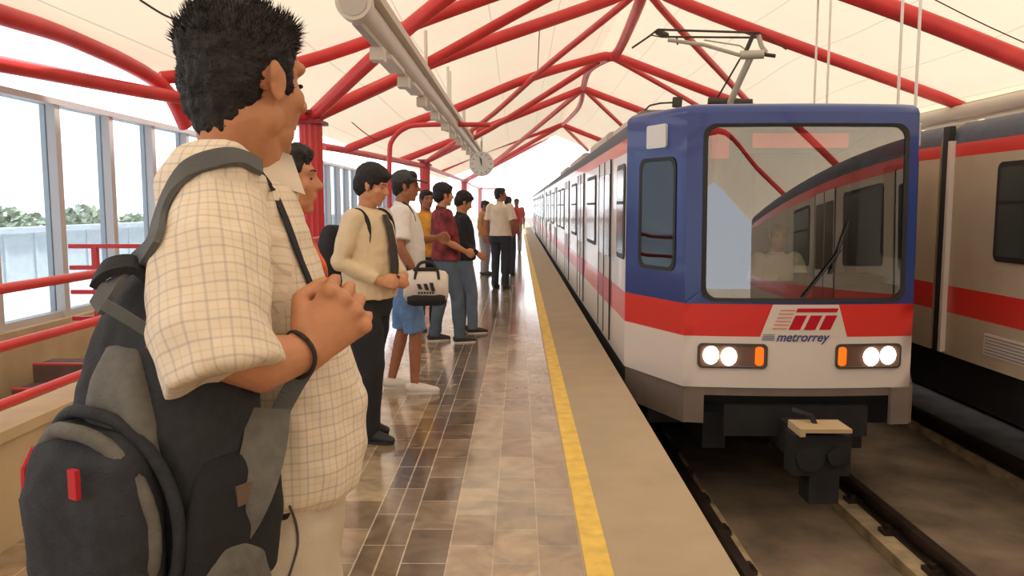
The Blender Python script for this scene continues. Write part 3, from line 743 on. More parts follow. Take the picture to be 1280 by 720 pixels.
def head_shapes(m, H, s=1.0):
    def B(c, r): m.ball(H @ V(tuple(q * s for q in c)), tuple(q * s for q in r), H.to_3x3(), n=20, m=12)
    def T(pts, r): m.tube([H @ V(tuple(q * s for q in p)) for p in pts], [q * s for q in r], 10, dome=True)
    B((0, -.012, .035), (.075, .095, .083)); B((0, .022, -.02), (.063, .07, .08)); B((0, .03, -.07), (.05, .052, .036)); B((0, .062, -.092), (.024, .02, .018))
    T([(0, .083, .022), (0, .097, .0), (0, .107, -.018)], [.008, .0095, .013]); B((.011, .098, -.022), (.008, .01, .007)); B((-.011, .098, -.022), (.008, .01, .007))
    T([(-.04, .07, .034), (0, .084, .03), (.04, .07, .034)], [.011, .012, .011])
    B((0, .086, -.047), (.021, .009, .006)); B((0, .085, -.057), (.018, .009, .0065))
    B((.042, .055, -.018), (.02, .02, .022)); B((-.042, .055, -.018), (.02, .02, .022))
    for g in (-1, 1):
        B((g * .05, .0, -.055), (.018, .03, .028))
        B((g * .076, -.002, -.002), (.008, .016, .026)); B((g * .08, -.01, .012), (.007, .011, .017)); B((g * .077, .0, -.022), (.007, .009, .011))
def hair_shapes(m, H, s=1.0, style='short'):
    def B(c, r): m.ball(H @ V(tuple(q * s for q in c)), tuple(q * s for q in r), H.to_3x3(), n=20, m=12)
    B((0, -.022, .052), (.084, .1, .083)); B((0, -.05, .005), (.078, .064, .075)); B((0, -.06, -.035), (.06, .045, .045)); B((0, .03, .088), (.066, .055, .04))
    for g in (-1, 1): B((g * .07, .0, .045), (.016, .04, .04)); B((g * .073, .022, .01), (.008, .012, .03))
    if style == 'full': B((0, -.02, .07), (.094, .11, .085)); B((0, .045, .085), (.07, .055, .035)); B((0, -.07, .01), (.085, .06, .085))
def person(label, x, y, th, s=1.0, hyaw=0, hpitch=0, lean=0, J=None, top=None, bottom=None, shoes=None, skin=SKIN, hair='short', haircol=None,
           long_sleeve=False, shorts=False, baggy=1.0, hem=.86, voxel=.008, world=None, fat=1.0, hands=None, top_uv=False, fist=None, extra=None, tuck=False, seated=False):
    R = empty('person', (x, y, 0), -math.radians(th), label, 'person')
    MI = (Matrix.Translation((x, y, 0)) @ Matrix.Rotation(-math.radians(th), 4, 'Z')).inverted()
    j = dict(neck=(0, -.015, 1.47), head=(0, .02, 1.622), sR=(.175, -.01, 1.415), sL=(-.175, -.01, 1.415), eR=(.235, -.04, 1.13), eL=(-.235, -.04, 1.13),
             wR=(.24, .06, .89), wL=(-.24, .06, .89), hR=(.09, 0, .92), hL=(-.09, 0, .92), kR=(.1, .03, .5), kL=(-.1, .03, .5), aR=(.1, -.01, .085), aL=(-.1, -.01, .085))
    if J: j.update(J)
    lt = math.tan(math.radians(lean))
    def LN(p):
        p = V(p) * s
        if p.z > .95 * s: p.y += lt * (p.z - .95 * s)
        return p
    q = {k: (LN(v) if k not in ('hR', 'hL', 'kR', 'kL', 'aR', 'aL') else V(v) * s) for k, v in j.items()}
    if world:
        for k, v in world.items(): q[k] = MI @ V(v)
    H = Matrix.Translation(q['head']) @ Matrix.Rotation(-math.radians(hyaw), 4, 'Z') @ Matrix.Rotation(math.radians(hpitch), 4, 'X')
    tor = [(.84, .155, .105, 0), (.92, .165, .115, 0), (1.02, .152, .112, .01), (1.12, .15, .112, .012), (1.25, .165, .118, .008), (1.34, .17, .112, -.002), (1.40, .165, .095, -.008), (1.445, .12, .075, -.012), (1.475, .06, .06, -.015)]
    def torso(m, inf, z0=0, z1=9, f=1.0, blouse=0):
        rings = []
        for z, a, b, dy in tor:
            if z < z0 or z > z1: continue
            c = LN((0, dy, z)); k = inf
            if blouse and z < 1.15: k = inf + blouse
            rings.append(m.ring(c, V((a * f * s + k, 0, 0)), V((0, b * f * s + k, 0)), 24))
        m.loft(rings)
    fat_ = fat
    m = MB(); torso(m, -.034 if fist else -.014, f=fat_)
    nk = q['neck']; hd = H @ V((0, -.02, -.06))
    nf = 1.16 if fist else 1
    m.tube([nk + V((0, 0, -.05)), nk + V((0, 0, .02)), hd], [.066 * s * nf, .057 * s * nf, .055 * s * nf], 16, dome=True)
    head_shapes(m, H, s)
    segs = []
    for g, S_ in (('R', 1), ('L', -1)):
        sh, el, wr = q['s' + g], q['e' + g], q['w' + g]
        mid = sh.lerp(el, .4); fm = el.lerp(wr, .3)
        m.tube([sh, mid, el, fm, wr], [.042 * s, .044 * s, .038 * s, .041 * s, .026 * s], 14, dome=True)
        hp, kn, an = q['h' + g], q['k' + g], q['a' + g]
        m.tube([hp, hp.lerp(kn, .4), kn, kn.lerp(an, .3), an], [.085 * s, .078 * s, .05 * s, .052 * s, .034 * s], 14, dome=True)
        m.tube([an + V((0, -.02, -.04)), an + V((0, .12 * s, -.055 * s))], [.03 * s, .022 * s], 10, dome=True)
        hdn = (hands or {}).get(g, None)
        fd = (wr - el).normalized()
        if hdn is None: d, n_, t_, cu = fd, V((-S_, 0, 0)), V((0, 1, .1)), .35
        else: d, n_, t_, cu = hdn
        hand(m, wr, V(d), V(n_), V(t_), cu, s * (1.08 if fist == g else 1.0), fist == g)
    body = m.blob('body', skin, R, voxel, 2 if voxel < .007 else 2)
    # eyes and brows
    for g in (-1, 1):
        MB().ball(H @ V((g * .03 * s, .079 * s, .008 * s)), (.009 * s, .004 * s, .004 * s), H.to_3x3(), n=10, m=6).build('eye', EYEM, R, smooth=True)
        MB().tube([H @ V((g * a * s, b * s, c * s)) for a, b, c in ((.015, .091, .032), (.03, .088, .037), (.045, .075, .033))], .0024 * s, 6).build('eyebrow', HAIR, R)
    if hair:
        m = MB(); hair_shapes(m, H, s, hair); m.blob('hair', haircol or HAIR, R, .006 if voxel < .01 else .01, 1, .006, .02)
    # top
    if top:
        f = fat_
        m = MB(); z0 = hem
        rings = []
        for z, a, b, dy in tor:
            if z < z0 - .001: continue
            k = .022 + (.02 if z < 1.2 else 0)
            if z > 1.46: a, b, k = .058, .06, .012
            rings.append(m.ring(LN((0, dy, z)), V((a * f * s + k, 0, 0)), V((0, b * f * s + k, 0)), 24))
        m.loft(rings)
        for g in 'RL':
            sh, el, wr = q['s' + g], q['e' + g], q['w' + g]
            m.ball(sh, .074 * s)
            if long_sleeve: m.ball(el, .06 * s)
            if long_sleeve: m.tube([sh, sh.lerp(el, .5), el, el.lerp(wr, .5), el.lerp(wr, .93)], [.074 * s, .066 * s, .058 * s, .05 * s, .042 * s], 14, dome=False)
            else: m.tube([sh, sh.lerp(el, .45), sh.lerp(el, .8)], [.075 * s, .073 * s, .076 * s], 16)
        o = m.blob('shirt', top, R, max(.007, voxel), 3, .008, .09)
        # collar
        m = MB(); c = LN((0, -.012, 1.478)); m.loft([m.ring(c + V((0, 0, -.02)), V((.075 * s, 0, 0)), V((0, .075 * s, -.012)), 20), m.ring(c + V((0, 0, .022)), V((.063 * s, 0, 0)), V((0, .064 * s, -.018)), 20)], cap=False)
        m.build('collar', top, R, smooth=True)
    if bottom:
        m = MB()
        m.loft([m.ring(V((0, 0, z * s)), V((a * s * fat_ + .012, 0, 0)), V((0, b * s * fat_ + .012, 0)), 24) for z, a, b in ((.80, .135, .10), (.85, .16, .112), (.93, .168, .118), (1.0, .155, .114))])
        for g in 'RL':
            hp, kn, an = q['h' + g], q['k' + g], q['a' + g]
            if shorts: m.tube([hp, hp.lerp(kn, .5), kn + V((0, 0, -.01))], [.098 * s, .098 * s, .09 * s], 16)
            else: m.tube([hp, hp.lerp(kn, .5), kn, kn.lerp(an, .6), an + V((0, 0, -.03 * s))], [.098 * s, .092 * s * baggy, .076 * s * baggy, .068 * s * baggy, .064 * s * baggy], 16)
        m.blob('shorts' if shorts else 'trousers', bottom, R, max(.008, voxel), 3, .007, .1)
    for g in 'RL':
        an = q['a' + g]; m = MB(); zb = an.z - .085 * s
        m.tube([an + V((0, -.035 * s, -.035 * s)), an + V((0, .04 * s, -.042 * s)), an + V((0, .12 * s, -.056 * s)), an + V((0, .17 * s, -.06 * s))], [.045 * s, .044 * s, .038 * s, .028 * s], 14, dome=True)
        m.tube([an + V((0, -.01, -.05 * s)), an + V((0, -.012, .005 * s))], [.045 * s, .04 * s], 12)
        sho = m.blob('shoe', shoes or BLACK, R, .007, 2, zmin=zb)
        sl = MB(); sl.loft([[V((an.x + w * math.cos(a_) * s, an.y + .065 * s + .128 * s * math.sin(a_), z)) for a_ in [2 * PI * i / 20 for i in range(20)] for w in (.044,)] for z in (zb - .0, zb + .016)])
        sl.build('sole', mat('sole_dark', (50, 48, 46), .8) if shoes is None or shoes is BLACK else mat('sole_white', (220, 216, 208), .7), sho)
    return R, q, MI, H, LN
CL = lambda n, c, **k: mat(n, c, .85, bump=.15, bs=200, **k)
# --- foreground man in the checked shirt
fx, fyy = -.455, 1.40; th0 = 62; FS = 1.045
CREAMT = CL('cream_trousers', (206, 192, 172), var=.03)
sR = at(268, 238, 1.22); eR = at(292, 462, 1.07); wR = at(382, 441, 1.16)
from mathutils.bvhtree import BVHTree
def surf(root, names=('shirt', 'trousers', 'body')):
    bpy.context.view_layer.update(); vs = []; fs = []
    for o in root.children:
        if o.type == 'MESH' and o.name.split('.')[0] in names:
            M = o.matrix_world; b = len(vs); vs += [M @ v.co for v in o.data.vertices]; fs += [[b + i for i in p.vertices] for p in o.data.polygons]
    return BVHTree.FromPolygons(vs, fs)
def hit(px, py, bvh, off=.004):
    d = ray(px, py).normalized(); l, n, i, ds = bvh.ray_cast(EYE, d)
    if l is None: return None
    if n.dot(d) > 0: n = -n
    return (l + n * off, n)
def fg():
    MIr = Matrix.Rotation(math.radians(th0), 3, 'Z')     # world dir -> local dir
    d = MIr @ V((.56, .42, .66)); n = MIr @ V((-.4, .9, 0)); t = MIr @ V((-.3, 0, 1))
    hd = {'R': (d, n, t, 1.3)}
    P, q, MI, H, LN = person('man in a checked cream shirt gripping his backpack strap, nearest the camera', fx, fyy, th0, FS, hyaw=-28, hpitch=-3, top=None, bottom=CREAMT, voxel=.004,
        J=dict(eL=(-.26, -.03, 1.13), wL=(-.27, .03, .9)), hair=None, fist='R',
        world=dict(sR=sR, eR=eR, wR=wR, head=at(309, 106, 1.345)), hands=hd)
    s = FS
    # shirt, blousing over the belt
    m = MB(); rings = []
    for z, a, b, dy in ((.955, .165, .118, .012), (.975, .185, .142, .016), (1.03, .19, .152, .02), (1.12, .183, .15, .02), (1.25, .18, .128, -.002), (1.34, .176, .112, -.016), (1.40, .17, .094, -.022), (1.445, .125, .08, -.02), (1.485, .072, .073, -.01)):
        rings.append(m.ring(LN((0, dy, z)), V((a * s, 0, 0)), V((0, b * s, 0)), 28))
    m.loft(rings)
    sh, el, wr = q['sR'], q['eR'], q['wR']
    fd = (wr - el).normalized()
    L3 = lambda p: MI @ p
    m.ball(sh, .08)
    m.tube([sh + V((-.02, 0, 0)), L3(at(266, 330, 1.13)), L3(at(266, 415, 1.08)), L3(at(284, 474, 1.06))], [.081, .082, .083, .083], 22)
    sl, el2 = q['sL'], q['eL']
    m.tube([sl, sl.lerp(el2, .45), sl.lerp(el2, .85)], [.082, .08, .084], 18)
    def uvfn(me):
        uvl = me.uv_layers.new(name='UVMap'); vals = {}
        ax = (el - sh).normalized(); L = (el - sh).length; u0 = ax.orthogonal().normalized(); w0 = ax.cross(u0)
        c0 = []
        for v in me.vertices:
            p = v.co; t = (p - sh).dot(ax); dd = (p - sh - ax * t).length
            if t > .03 and dd < .125 and p.x > .1:
                r = (p - sh - ax * t); c0.append((math.atan2(r.dot(w0), r.dot(u0)) * .088, t))
            else: c0.append((math.atan2(p.x * .8, p.y) * .17, p.z))
        for lp in me.loops: uvl.data[lp.index].uv = c0[lp.vertex_index]
    m.blob('shirt', PLAID, P, .007, 4, .011, .085, fn=uvfn)
    # collar: stands round the neck, open at the front
    m = MB(); c = LN((0, -.008, 1.492)); A = []; B = []; D = []
    for i in range(25):
        a = math.radians(-240 + 300 * i / 24); dx, dy = math.cos(a), math.sin(a)
        A.append(m.bm.verts.new(c + V((dx * .07, dy * .072, .042 - dy * .016)))); B.append(m.bm.verts.new(c + V((dx * .073, dy * .076, -.015 - dy * .012)))); D.append(m.bm.verts.new(c + V((dx * .09, dy * .094, -.02 - dy * .022))))
    for i in range(24): m.face([A[i], A[i + 1], B[i + 1], B[i]]); m.face([A[i], A[i + 1], D[i + 1], D[i]])
    m.build('collar', mat('cream_cotton', (232, 220, 200), .85), P, smooth=True)
    # belt, belt loop
    m = MB(); m.loft([m.ring(V((0, .0, z)), V((.172 * s, 0, 0)), V((0, .126 * s, 0)), 32) for z in (.955 * s, .99 * s)]); m.build('belt', mat('black_leather', (36, 34, 34), .5), P, smooth=True)
    # side seam piping on the trouser
    hp, kn = q['hR'], q['kR']
    # bracelet
    m = MB(); c = wr - fd * .012; u = fd.orthogonal().normalized(); w = fd.cross(u); pts = [c + (u * math.cos(a) + w * math.sin(a)) * .034 + fd * .004 * math.sin(a * 2) for a in [2 * PI * i / 24 for i in range(25)]]
    m.tube(pts, .0035, 8); m.build('bracelet', mat('dark_cord', (48, 44, 48), .7), P, smooth=True)
    me_h = surf(P)
    pts = [hit(px, py, me_h, .002) for px, py in ((362, 632), (370, 655), (372, 680), (366, 705), (356, 735))]
    pts = [MI @ p[0] for p in pts if p]
    if len(pts) > 2: MB().tube(smooth_path(pts, 4), .0022, 6).build('trouser_piping', mat('dark_piping', (92, 84, 80), .8), P)
    # hair: cap plus short spikes
    m = MB()
    hair_shapes(m, H, s * .955)
    m.ball(H @ V((0, -.055, -.03)), (.062, .045, .07), H.to_3x3()); m.ball(H @ V((0, -.02, .05)), (.083, .1, .088), H.to_3x3())
    hb = m.blob('hair', HAIR, P, .005, 1, .006, .018)
    m = MB(); rnd = random.Random(3)
    cnt = 0
    vs = hb.data.vertices
    Hi = H.inverted()
    for _ in range(5200):
        v = vs[rnd.randrange(len(vs))]; lp = Hi @ v.co
        if lp.z < -.04 or (lp.y > .06 and lp.z < .06): continue
        nd = (v.normal * .8 + H.to_3x3() @ V((rnd.uniform(-.3, .3), rnd.uniform(-.1, .35), .45))).normalized()
        L = rnd.uniform(.004, .01) if lp.z < .05 else rnd.uniform(.008, .024)
        u = nd.orthogonal().normalized(); w = nd.cross(u); r = .0014; base = v.co - nd * .004
        a = [m.bm.verts.new(base + (u * math.cos(k) + w * math.sin(k)) * r) for k in (0, 2.09, 4.19)]; tp = m.bm.verts.new(base + nd * L + V((rnd.uniform(-.003, .003), 0, 0)))
        for k in range(3): m.face([a[k], a[(k + 1) % 3], tp])
    m.build('hair_tufts', HAIR, P)
    return P, q, MI, H
PF, qF, MIF, HF = fg()
# --- his backpack
def backpack():
    BK = mat('backpack_black', (44, 47, 52), .85, var=.15, vs=50, bump=.3, bs=300); GR = mat('backpack_grey', (108, 106, 100), .85, var=.1, vs=50, bump=.3, bs=300)
    MESH = mat('backpack_mesh', (34, 36, 40), .9, bump=.5, bs=500); RD = mat('red_tab', (196, 34, 44), .6); ST = mat('strap_grey', (96, 98, 98), .8, bump=.3, bs=250)
    O = at(208, 530, 1.14)
    rz = math.atan2(-.45, .89)  # side axis direction angle
    B = empty('backpack', O, rz, 'black and grey backpack with red zip tabs on the checked-shirt man\'s back', 'backpack')
    M = Matrix.Translation(O) @ Matrix.Rotation(rz, 4, 'Z'); Mi = M.inverted()
    # local: x = wearer's right side, y = toward his back, -y = outward
    def sec(m, rows, n=28, p=3.2):
        R = []
        for z, cx, cy, a, b in rows:
            ring = []
            for i in range(n):
                t = 2 * PI * i / n; ct, st = math.cos(t), math.sin(t)
                ring.append(V((cx + a * math.copysign(abs(ct) ** (2 / p), ct), cy + b * math.copysign(abs(st) ** (2 / p), st), z)))
            R.append(ring)
        m.loft(R)
    m = MB(); sec(m, [(-.245, 0, 0, .1, .06), (-.225, 0, 0, .135, .085), (-.1, 0, 0, .148, .095), (.02, 0, 0, .14, .09), (.12, .005, .01, .12, .075), (.19, .01, .015, .095, .06), (.225, .01, .02, .06, .04)])
    m.blob('main_compartment', BK, B, .007, 4, .006, .07)
    m = MB(); sec(m, [(-.23, -.01, -.105, .1, .03), (-.2, -.01, -.115, .12, .05), (-.08, -.01, -.115, .122, .055), (-.01, -.01, -.11, .1, .045), (.025, -.01, -.1, .06, .03)], p=2.6)
    fp = m.blob('front_pocket', BK, B, .006, 4, .005, .06)
    # arched grey piping round the pocket
    def arc(off, y, r, name, mt, par, w=1.0):
        pts = [V((-.01 + (.118 * w + off) * math.cos(a), y + .03 * abs(math.cos(a)), -.11 + (.135 + off) * max(math.sin(a), -.6))) for a in [math.radians(-35 + 250 * i / 26) for i in range(27)]]
        return MB().tube(pts, r, 10).build(name, mt, par, auto=True)
    arc(.0, -.145, .011, 'piping', GR, fp); arc(.02, -.12, .009, 'zip', BK, fp)
    m = MB(); sec(m, [(-.03, .035, -.088, .06, .02), (.03, .02, -.085, .065, .024), (.08, .005, -.075, .05, .022), (.125, -.005, -.055, .035, .015)], p=3)
    m.blob('grey_panel', GR, B, .006, 3, .003, .05)
    m = MB(); sec(m, [(-.24, .1, -.02, .04, .05), (-.2, .135, -.015, .035, .075), (-.12, .145, -.01, .03, .08), (-.05, .14, -.0, .025, .07), (-.02, .135, .0, .014, .05)], p=3)
    m.blob('side_pocket', MESH, B, .006, 3, .004, .05)
    m = MB(); sec(m, [(-.25, .11, -.04, .05, .05), (-.215, .15, -.03, .03, .07), (-.16, .16, -.03, .02, .05), (-.13, .165, -.04, .008, .02)], p=2.6)
    m.blob('grey_gusset', GR, B, .006, 3, .003, .05)
    MB().box((.166, -.03, -.085), (.171, .01, -.058)).build('label_patch', mat('brown_patch', (112, 92, 78), .8), B)
    m = MB(); m.box((.03, -.174, -.05), (.045, -.167, -.012)); m.build('zip_tab', RD, fp)
    m = MB(); m.box((-.012, -.074, .142), (.006, -.064, .172), Matrix.Rotation(.5, 4, 'Y')); m.build('zip_tab', RD, B)
    m = MB(); m.tube([V((-.155, -.1, -.03)), V((-.165, -.11, -.06)), V((-.16, -.115, -.11))], .006, 8); m.build('pull_cord', RD, B)
    m = MB(); m.tube([V((-.16, -.115, -.1)), V((-.155, -.115, -.14))], .009, 8); m.build('cord_end', BK, B)
    def strap(name, P, w, th, mt, nrm):
        m = MB(); P = smooth_path([Mi @ V(p) for p in P], 6); R = []
        for i, p in enumerate(P):
            t = (P[min(i + 1, len(P) - 1)] - P[max(i - 1, 0)]).normalized(); nn = (Mi.to_3x3() @ V(nrm(i / len(P)))).normalized(); sd = t.cross(nn).normalized(); nn = sd.cross(t)
            ww = w * (1 if i / len(P) > .15 else 1)
            R.append([p + sd * ww + nn * th, p - sd * ww + nn * th, p - sd * ww - nn * th, p + sd * ww - nn * th])
        m.loft(R); o = m.build(name, mt, B); return o
    bv = surf(PF, ('shirt',))
    def hstrap(name, pix, w, th, mt, tail=()):
        P = []; NN = []
        for px, py in pix:
            h = hit(px, py, bv, th + .003)
            if h: P.append(Mi @ h[0]); NN.append(Mi.to_3x3() @ h[1])
        for p, n_ in tail: P.append(Mi @ p); NN.append(Mi.to_3x3() @ V(n_).normalized())
        k = 5; Q = smooth_path(P, k); R = []; m = MB(); K = len(Q)
        for i, p in enumerate(Q):
            t = (Q[min(i + 1, K - 1)] - Q[max(i - 1, 0)]).normalized(); f = i / k; a = min(int(f), len(NN) - 1); b_ = min(a + 1, len(NN) - 1)
            nn = NN[a].lerp(NN[b_], f - int(f)); sd = t.cross(nn).normalized(); nn = sd.cross(t)
            R.append([p + sd * w - nn * th, p + sd * w * .9 + nn * th, p - sd * w * .9 + nn * th, p - sd * w - nn * th])
        m.loft(R); return m.build(name, mt, B, auto=True)
    # shoulder strap over the near shoulder: padded behind, thin webbing in front
    hstrap('shoulder_strap', [(322, 212), (298, 200), (270, 200), (240, 212), (218, 240), (205, 272), (196, 305)], .0145, .004, ST, [(at(168, 330, 1.1), (-.4, -.9, .1)), (at(138, 358, 1.06), (-.4, -.9, .3)), (at(120, 385, 1.06), (-.4, -.9, .3))])
    hstrap('strap_webbing', [(322, 212), (338, 236), (352, 268), (364, 300), (374, 328), (384, 352), (392, 376)], .0065, .0016, BK)
    strap('strap_webbing', [at(396, 440, 1.24), at(368, 482, 1.22), at(338, 540, 1.17), at(318, 600, 1.14), at(298, 650, 1.13)], .014, .003, ST, lambda t: (.3, -.95, .1))
    strap('side_webbing', [at(336, 512, 1.12), at(330, 560, 1.09), at(312, 618, 1.06), at(282, 668, 1.05), at(232, 712, 1.04), at(200, 745, 1.04)], .03, .006, GR, lambda t: (.3, -.95, .1))
    strap('strap_loop', [at(262, 208, 1.17), at(270, 186, 1.19), at(278, 196, 1.2)], .006, .003, BK, lambda t: (0, -1, .3))
    strap('carry_handle', [at(120, 352, 1.08), at(135, 335, 1.07), at(165, 330, 1.08), at(185, 345, 1.1)], .014, .006, BK, lambda t: (0, -.6, .8))
    strap('compression_strap', [at(130, 380, 1.03), at(160, 398, 1.03), at(195, 420, 1.04)], .008, .002, ST, lambda t: (0, -1, 0))
backpack()
# --- others
P2 = person('person in an orange and red jacket half hidden behind the checked shirt', -.77, 2.62, 80, .975, hyaw=0, top=CL('orange_jacket', (214, 96, 58), var=.25, vs=14), bottom=CL('blue_jeans', (60, 74, 96), var=.1), hair='short', long_sleeve=True, voxel=.007, skin=SKIN)
# beige shirt man
def beige():
    x, y, th = -.96, 5.1, 110
    P, q, MI, H, LN = person('man in a beige shirt with a dark tie and black trousers', x, y, th, 1.0, hyaw=-6, hpitch=-14, lean=2, fat=1.1, baggy=1.22,
        top=CL('beige_shirt', (226, 206, 172), var=.04), bottom=CL('black_trousers', (34, 36, 42), var=.1), long_sleeve=True, voxel=.007, hair='full', shoes=BLACK, hem=.92,
        J=dict(eR=(.25, -.06, 1.16), wR=(.15, .16, 1.04), eL=(-.24, .0, 1.15), wL=(-.1, .2, 1.04), kR=(.1, .06, .5), kL=(-.1, -.07, .5), aL=(-.1, -.12, .085), aR=(.1, .03, .085)),
        hands={'R': ((-.4, .8, -.1), (-.6, -.4, -.3), (0, .2, 1), .6), 'L': ((.7, .5, -.1), (0, -.8, -.3), (0, .2, 1), .6)})
    m = MB(); pts = [LN(p) for p in ((.01, .105, 1.45), (.015, .145, 1.38), (.015, .172, 1.26), (.015, .188, 1.14), (.015, .192, 1.02))]; W = (.018, .03, .036, .042, .03)
    R = [[p + V((-w, 0, 0)), p + V((w, 0, 0)), p + V((w, .012, 0)), p + V((-w, .012, 0))] for p, w in zip(pts, W)]
    m.loft(R); m.build('necktie', mat('dark_tie', (62, 56, 56), .8), P)
    m = MB(); m.loft([m.ring(V((0, 0, z)), V((.186, 0, 0)), V((0, .137, 0)), 28) for z in (.955, .99)]); m.build('belt', mat('black_leather', (36, 34, 34), .5), P, smooth=True)
    # his backpack
    rz = -math.radians(th); B = empty('backpack', (x, y, 0), rz, 'plain black backpack worn by the man in the beige shirt', 'backpack')
    BK = mat('plain_black_fabric', (40, 41, 46), .85, var=.12, vs=40)
    m = MB(); R = []
    for z, a, b in ((.93, .1, .05), (.96, .14, .08), (1.1, .15, .09), (1.25, .145, .08), (1.34, .12, .06), (1.38, .08, .03)):
        R.append([V((a * math.copysign(abs(math.cos(t)) ** .7, math.cos(t)), -.24 + b * math.copysign(abs(math.sin(t)) ** .7, math.sin(t)), z)) for t in [2 * PI * i / 24 for i in range(24)]])
    m.loft(R); m.blob('main_compartment', BK, B, .01, 3, .006, .08)
    m = MB(); m.loft([[V((a * math.cos(t), -.33 + b * math.sin(t), z)) for t in [2 * PI * i / 20 for i in range(20)]] for z, a, b in ((.96, .08, .02), (1.0, .11, .04), (1.12, .11, .04), (1.16, .07, .02))]); m.blob('front_pocket', BK, B, .01, 2)
    for g in (-1, 1):
        pts = smooth_path([LN(p) for p in ((g * .12, -.14, 1.33), (g * .14, -.1, 1.42), (g * .145, -.01, 1.475), (g * .15, .06, 1.43), (g * .155, .085, 1.34), (g * .165, .07, 1.22), (g * .18, .0, 1.12))], 4)
        m = MB(); R = []
        for i, p in enumerate(pts):
            t = (pts[min(i + 1, len(pts) - 1)] - pts[max(i - 1, 0)]).normalized(); nn = V((g * .3, p.y, p.z - 1.3)).normalized(); sd = t.cross(nn).normalized(); nn = sd.cross(t)
            R.append([p + sd * .016 + nn * .006, p - sd * .016 + nn * .006, p - sd * .016 - nn * .006, p + sd * .016 - nn * .006])
        m.loft(R); m.build('shoulder_strap', BK, B)
beige()
# white T-shirt man with cap
def capman():
    x, y, th = -.915, 6.42, 84
    WT = CL('white_tshirt', (232, 226, 222), var=.02)
    P, q, MI, H, LN = person('man in a dark cap, white T-shirt and light blue shorts', x, y, th, 1.02, hyaw=4, hpitch=-4, top=WT, bottom=CL('light_blue_shorts', (108, 146, 196), var=.1, vs=20), shorts=True, voxel=.007, skin=SKIN2, hair='short', shoes=mat('white_trainers', (226, 220, 212), .6),
        J=dict(eR=(.27, -.02, 1.16), wR=(.24, .1, .93), eL=(-.25, .04, 1.18), wL=(-.08, .26, 1.22), kR=(.1, .08, .5), aR=(.11, .07, .085), kL=(-.1, -.02, .5), aL=(-.1, -.12, .085)), hem=.86)
    CP = CL('cap_grey', (68, 66, 68), var=.1)
    m = MB(); m.ball(H @ V((0, -.02, .06)), (.092, .108, .075), H.to_3x3(), n=24, m=12); m.blob('cap', CP, P, .006, 2)
    m = MB(); R = []
    for yy, w, z in ((.05, .075, .062), (.1, .072, .06), (.14, .058, .052), (.165, .03, .045)):
        R.append([H @ V((a, yy, z + o)) for a, o in ((-w, -.004), (-w * .5, .004), (w * .5, .004), (w, -.004), (w, -.01), (w * .5, -.003), (-w * .5, -.003), (-w, -.01))])
    m.loft(R); m.build('cap_brim', CP, P, smooth=True)
    # duffel bag on his hip
    c = at(532, 358, 6.08); D = empty('duffel_bag', c, math.radians(6), 'white sports bag with black base and handle at the capped man\'s hip', 'bag')
    WB = mat('bag_white', (228, 218, 210), .6); DB = mat('bag_black', (44, 44, 46), .8)
    m = MB(); R = []
    for xx, k in ((-.17, .6), (-.155, .85), (-.08, 1), (.08, 1), (.155, .85), (.172, .6)):
        R.append([V((xx, .1 * k * math.cos(t), .0 + .135 * k * math.sin(t) * (1 if math.sin(t) > 0 else .95))) for t in [2 * PI * i / 24 for i in range(24)]])
    m.loft(R); m.blob('bag_body', WB, D, .009, 3, .004, .08)
    m = MB(); R = []
    for xx, k in ((-.14, .8), (-.09, 1.02), (.1, 1.02), (.15, .8)):
        R.append([V((xx, .095 * k * math.cos(t), -.085 + .065 * k * math.sin(t))) for t in [2 * PI * i / 20 for i in range(20)]])
    m.loft(R); m.blob('bag_base', DB, D, .009, 2)
    for yy in (-.05, .05):
        MB().tube(smooth_path([V((-.08, yy * 1.7, .06)), V((-.06, yy, .15)), V((-.02, yy * .5, .185)), V((.05, yy * .5, .18)), V((.09, yy, .13)), V((.1, yy * 1.7, .06))], 4), .011, 8).build('handle', DB, D, auto=True)
    MB().box((-.09, -.05, .12), (.1, .05, .142)).build('zip_flap', DB, D)
    lg = MB()
    for i, (a, h) in enumerate(((-.05, .04), (.0, .05), (.045, .065))):
        z0 = -.01 - .008 * i
        lg.poly([V((a, -.118, z0)), V((a + .028, -.118, z0)), V((a + .012, -.113, z0 + h)), V((a - .016, -.113, z0 + h))])
    for i in range(6):
        lg.box((-.055 + i * .021, -.119, -.045), (-.041 + i * .021, -.113, -.03))
    lg.build('printed_mark', DB, D)
    # shoulder strap of the bag
    S1 = [c + V((-.13, 0, .09)), MI.inverted() @ V((.19, .02, 1.15)), MI.inverted() @ V((.125, .09, 1.38)), MI.inverted() @ V((.06, .0, 1.53)), MI.inverted() @ V((-.0, -.12, 1.45))]
    MB().tube([p - c for p in smooth_path(S1, 5)], .009, 8).build('shoulder_strap', DB, D).matrix_parent_inverse = Matrix.Rotation(-math.radians(6), 4, 'Z')
capman()
person('person in a yellow and orange shirt facing back behind the maroon shirt', -1.12, 9.75, 150, .97, top=CL('yellow_shirt', (222, 160, 62), var=.2, vs=10), bottom=CL('dark_jeans', (48, 58, 72), var=.1), skin=SKIN2, voxel=.01, shoes=BLACK)
person('person in a maroon and orange patterned shirt and grey-blue jeans', -.8, 8.8, 70, .995, hyaw=-4, lean=-3, top=CL('maroon_shirt', (128, 48, 54), var=.45, vs=9), bottom=CL('grey_blue_jeans', (88, 106, 122), var=.12), hair='full', voxel=.009, shoes=mat('brown_shoe', (64, 56, 54), .6),
       J=dict(wR=(.2, .17, 1.02), eR=(.25, -.04, 1.13), kR=(.11, .1, .5), aR=(.12, .12, .085), kL=(-.1, -.03, .5), aL=(-.1, -.12, .085)))
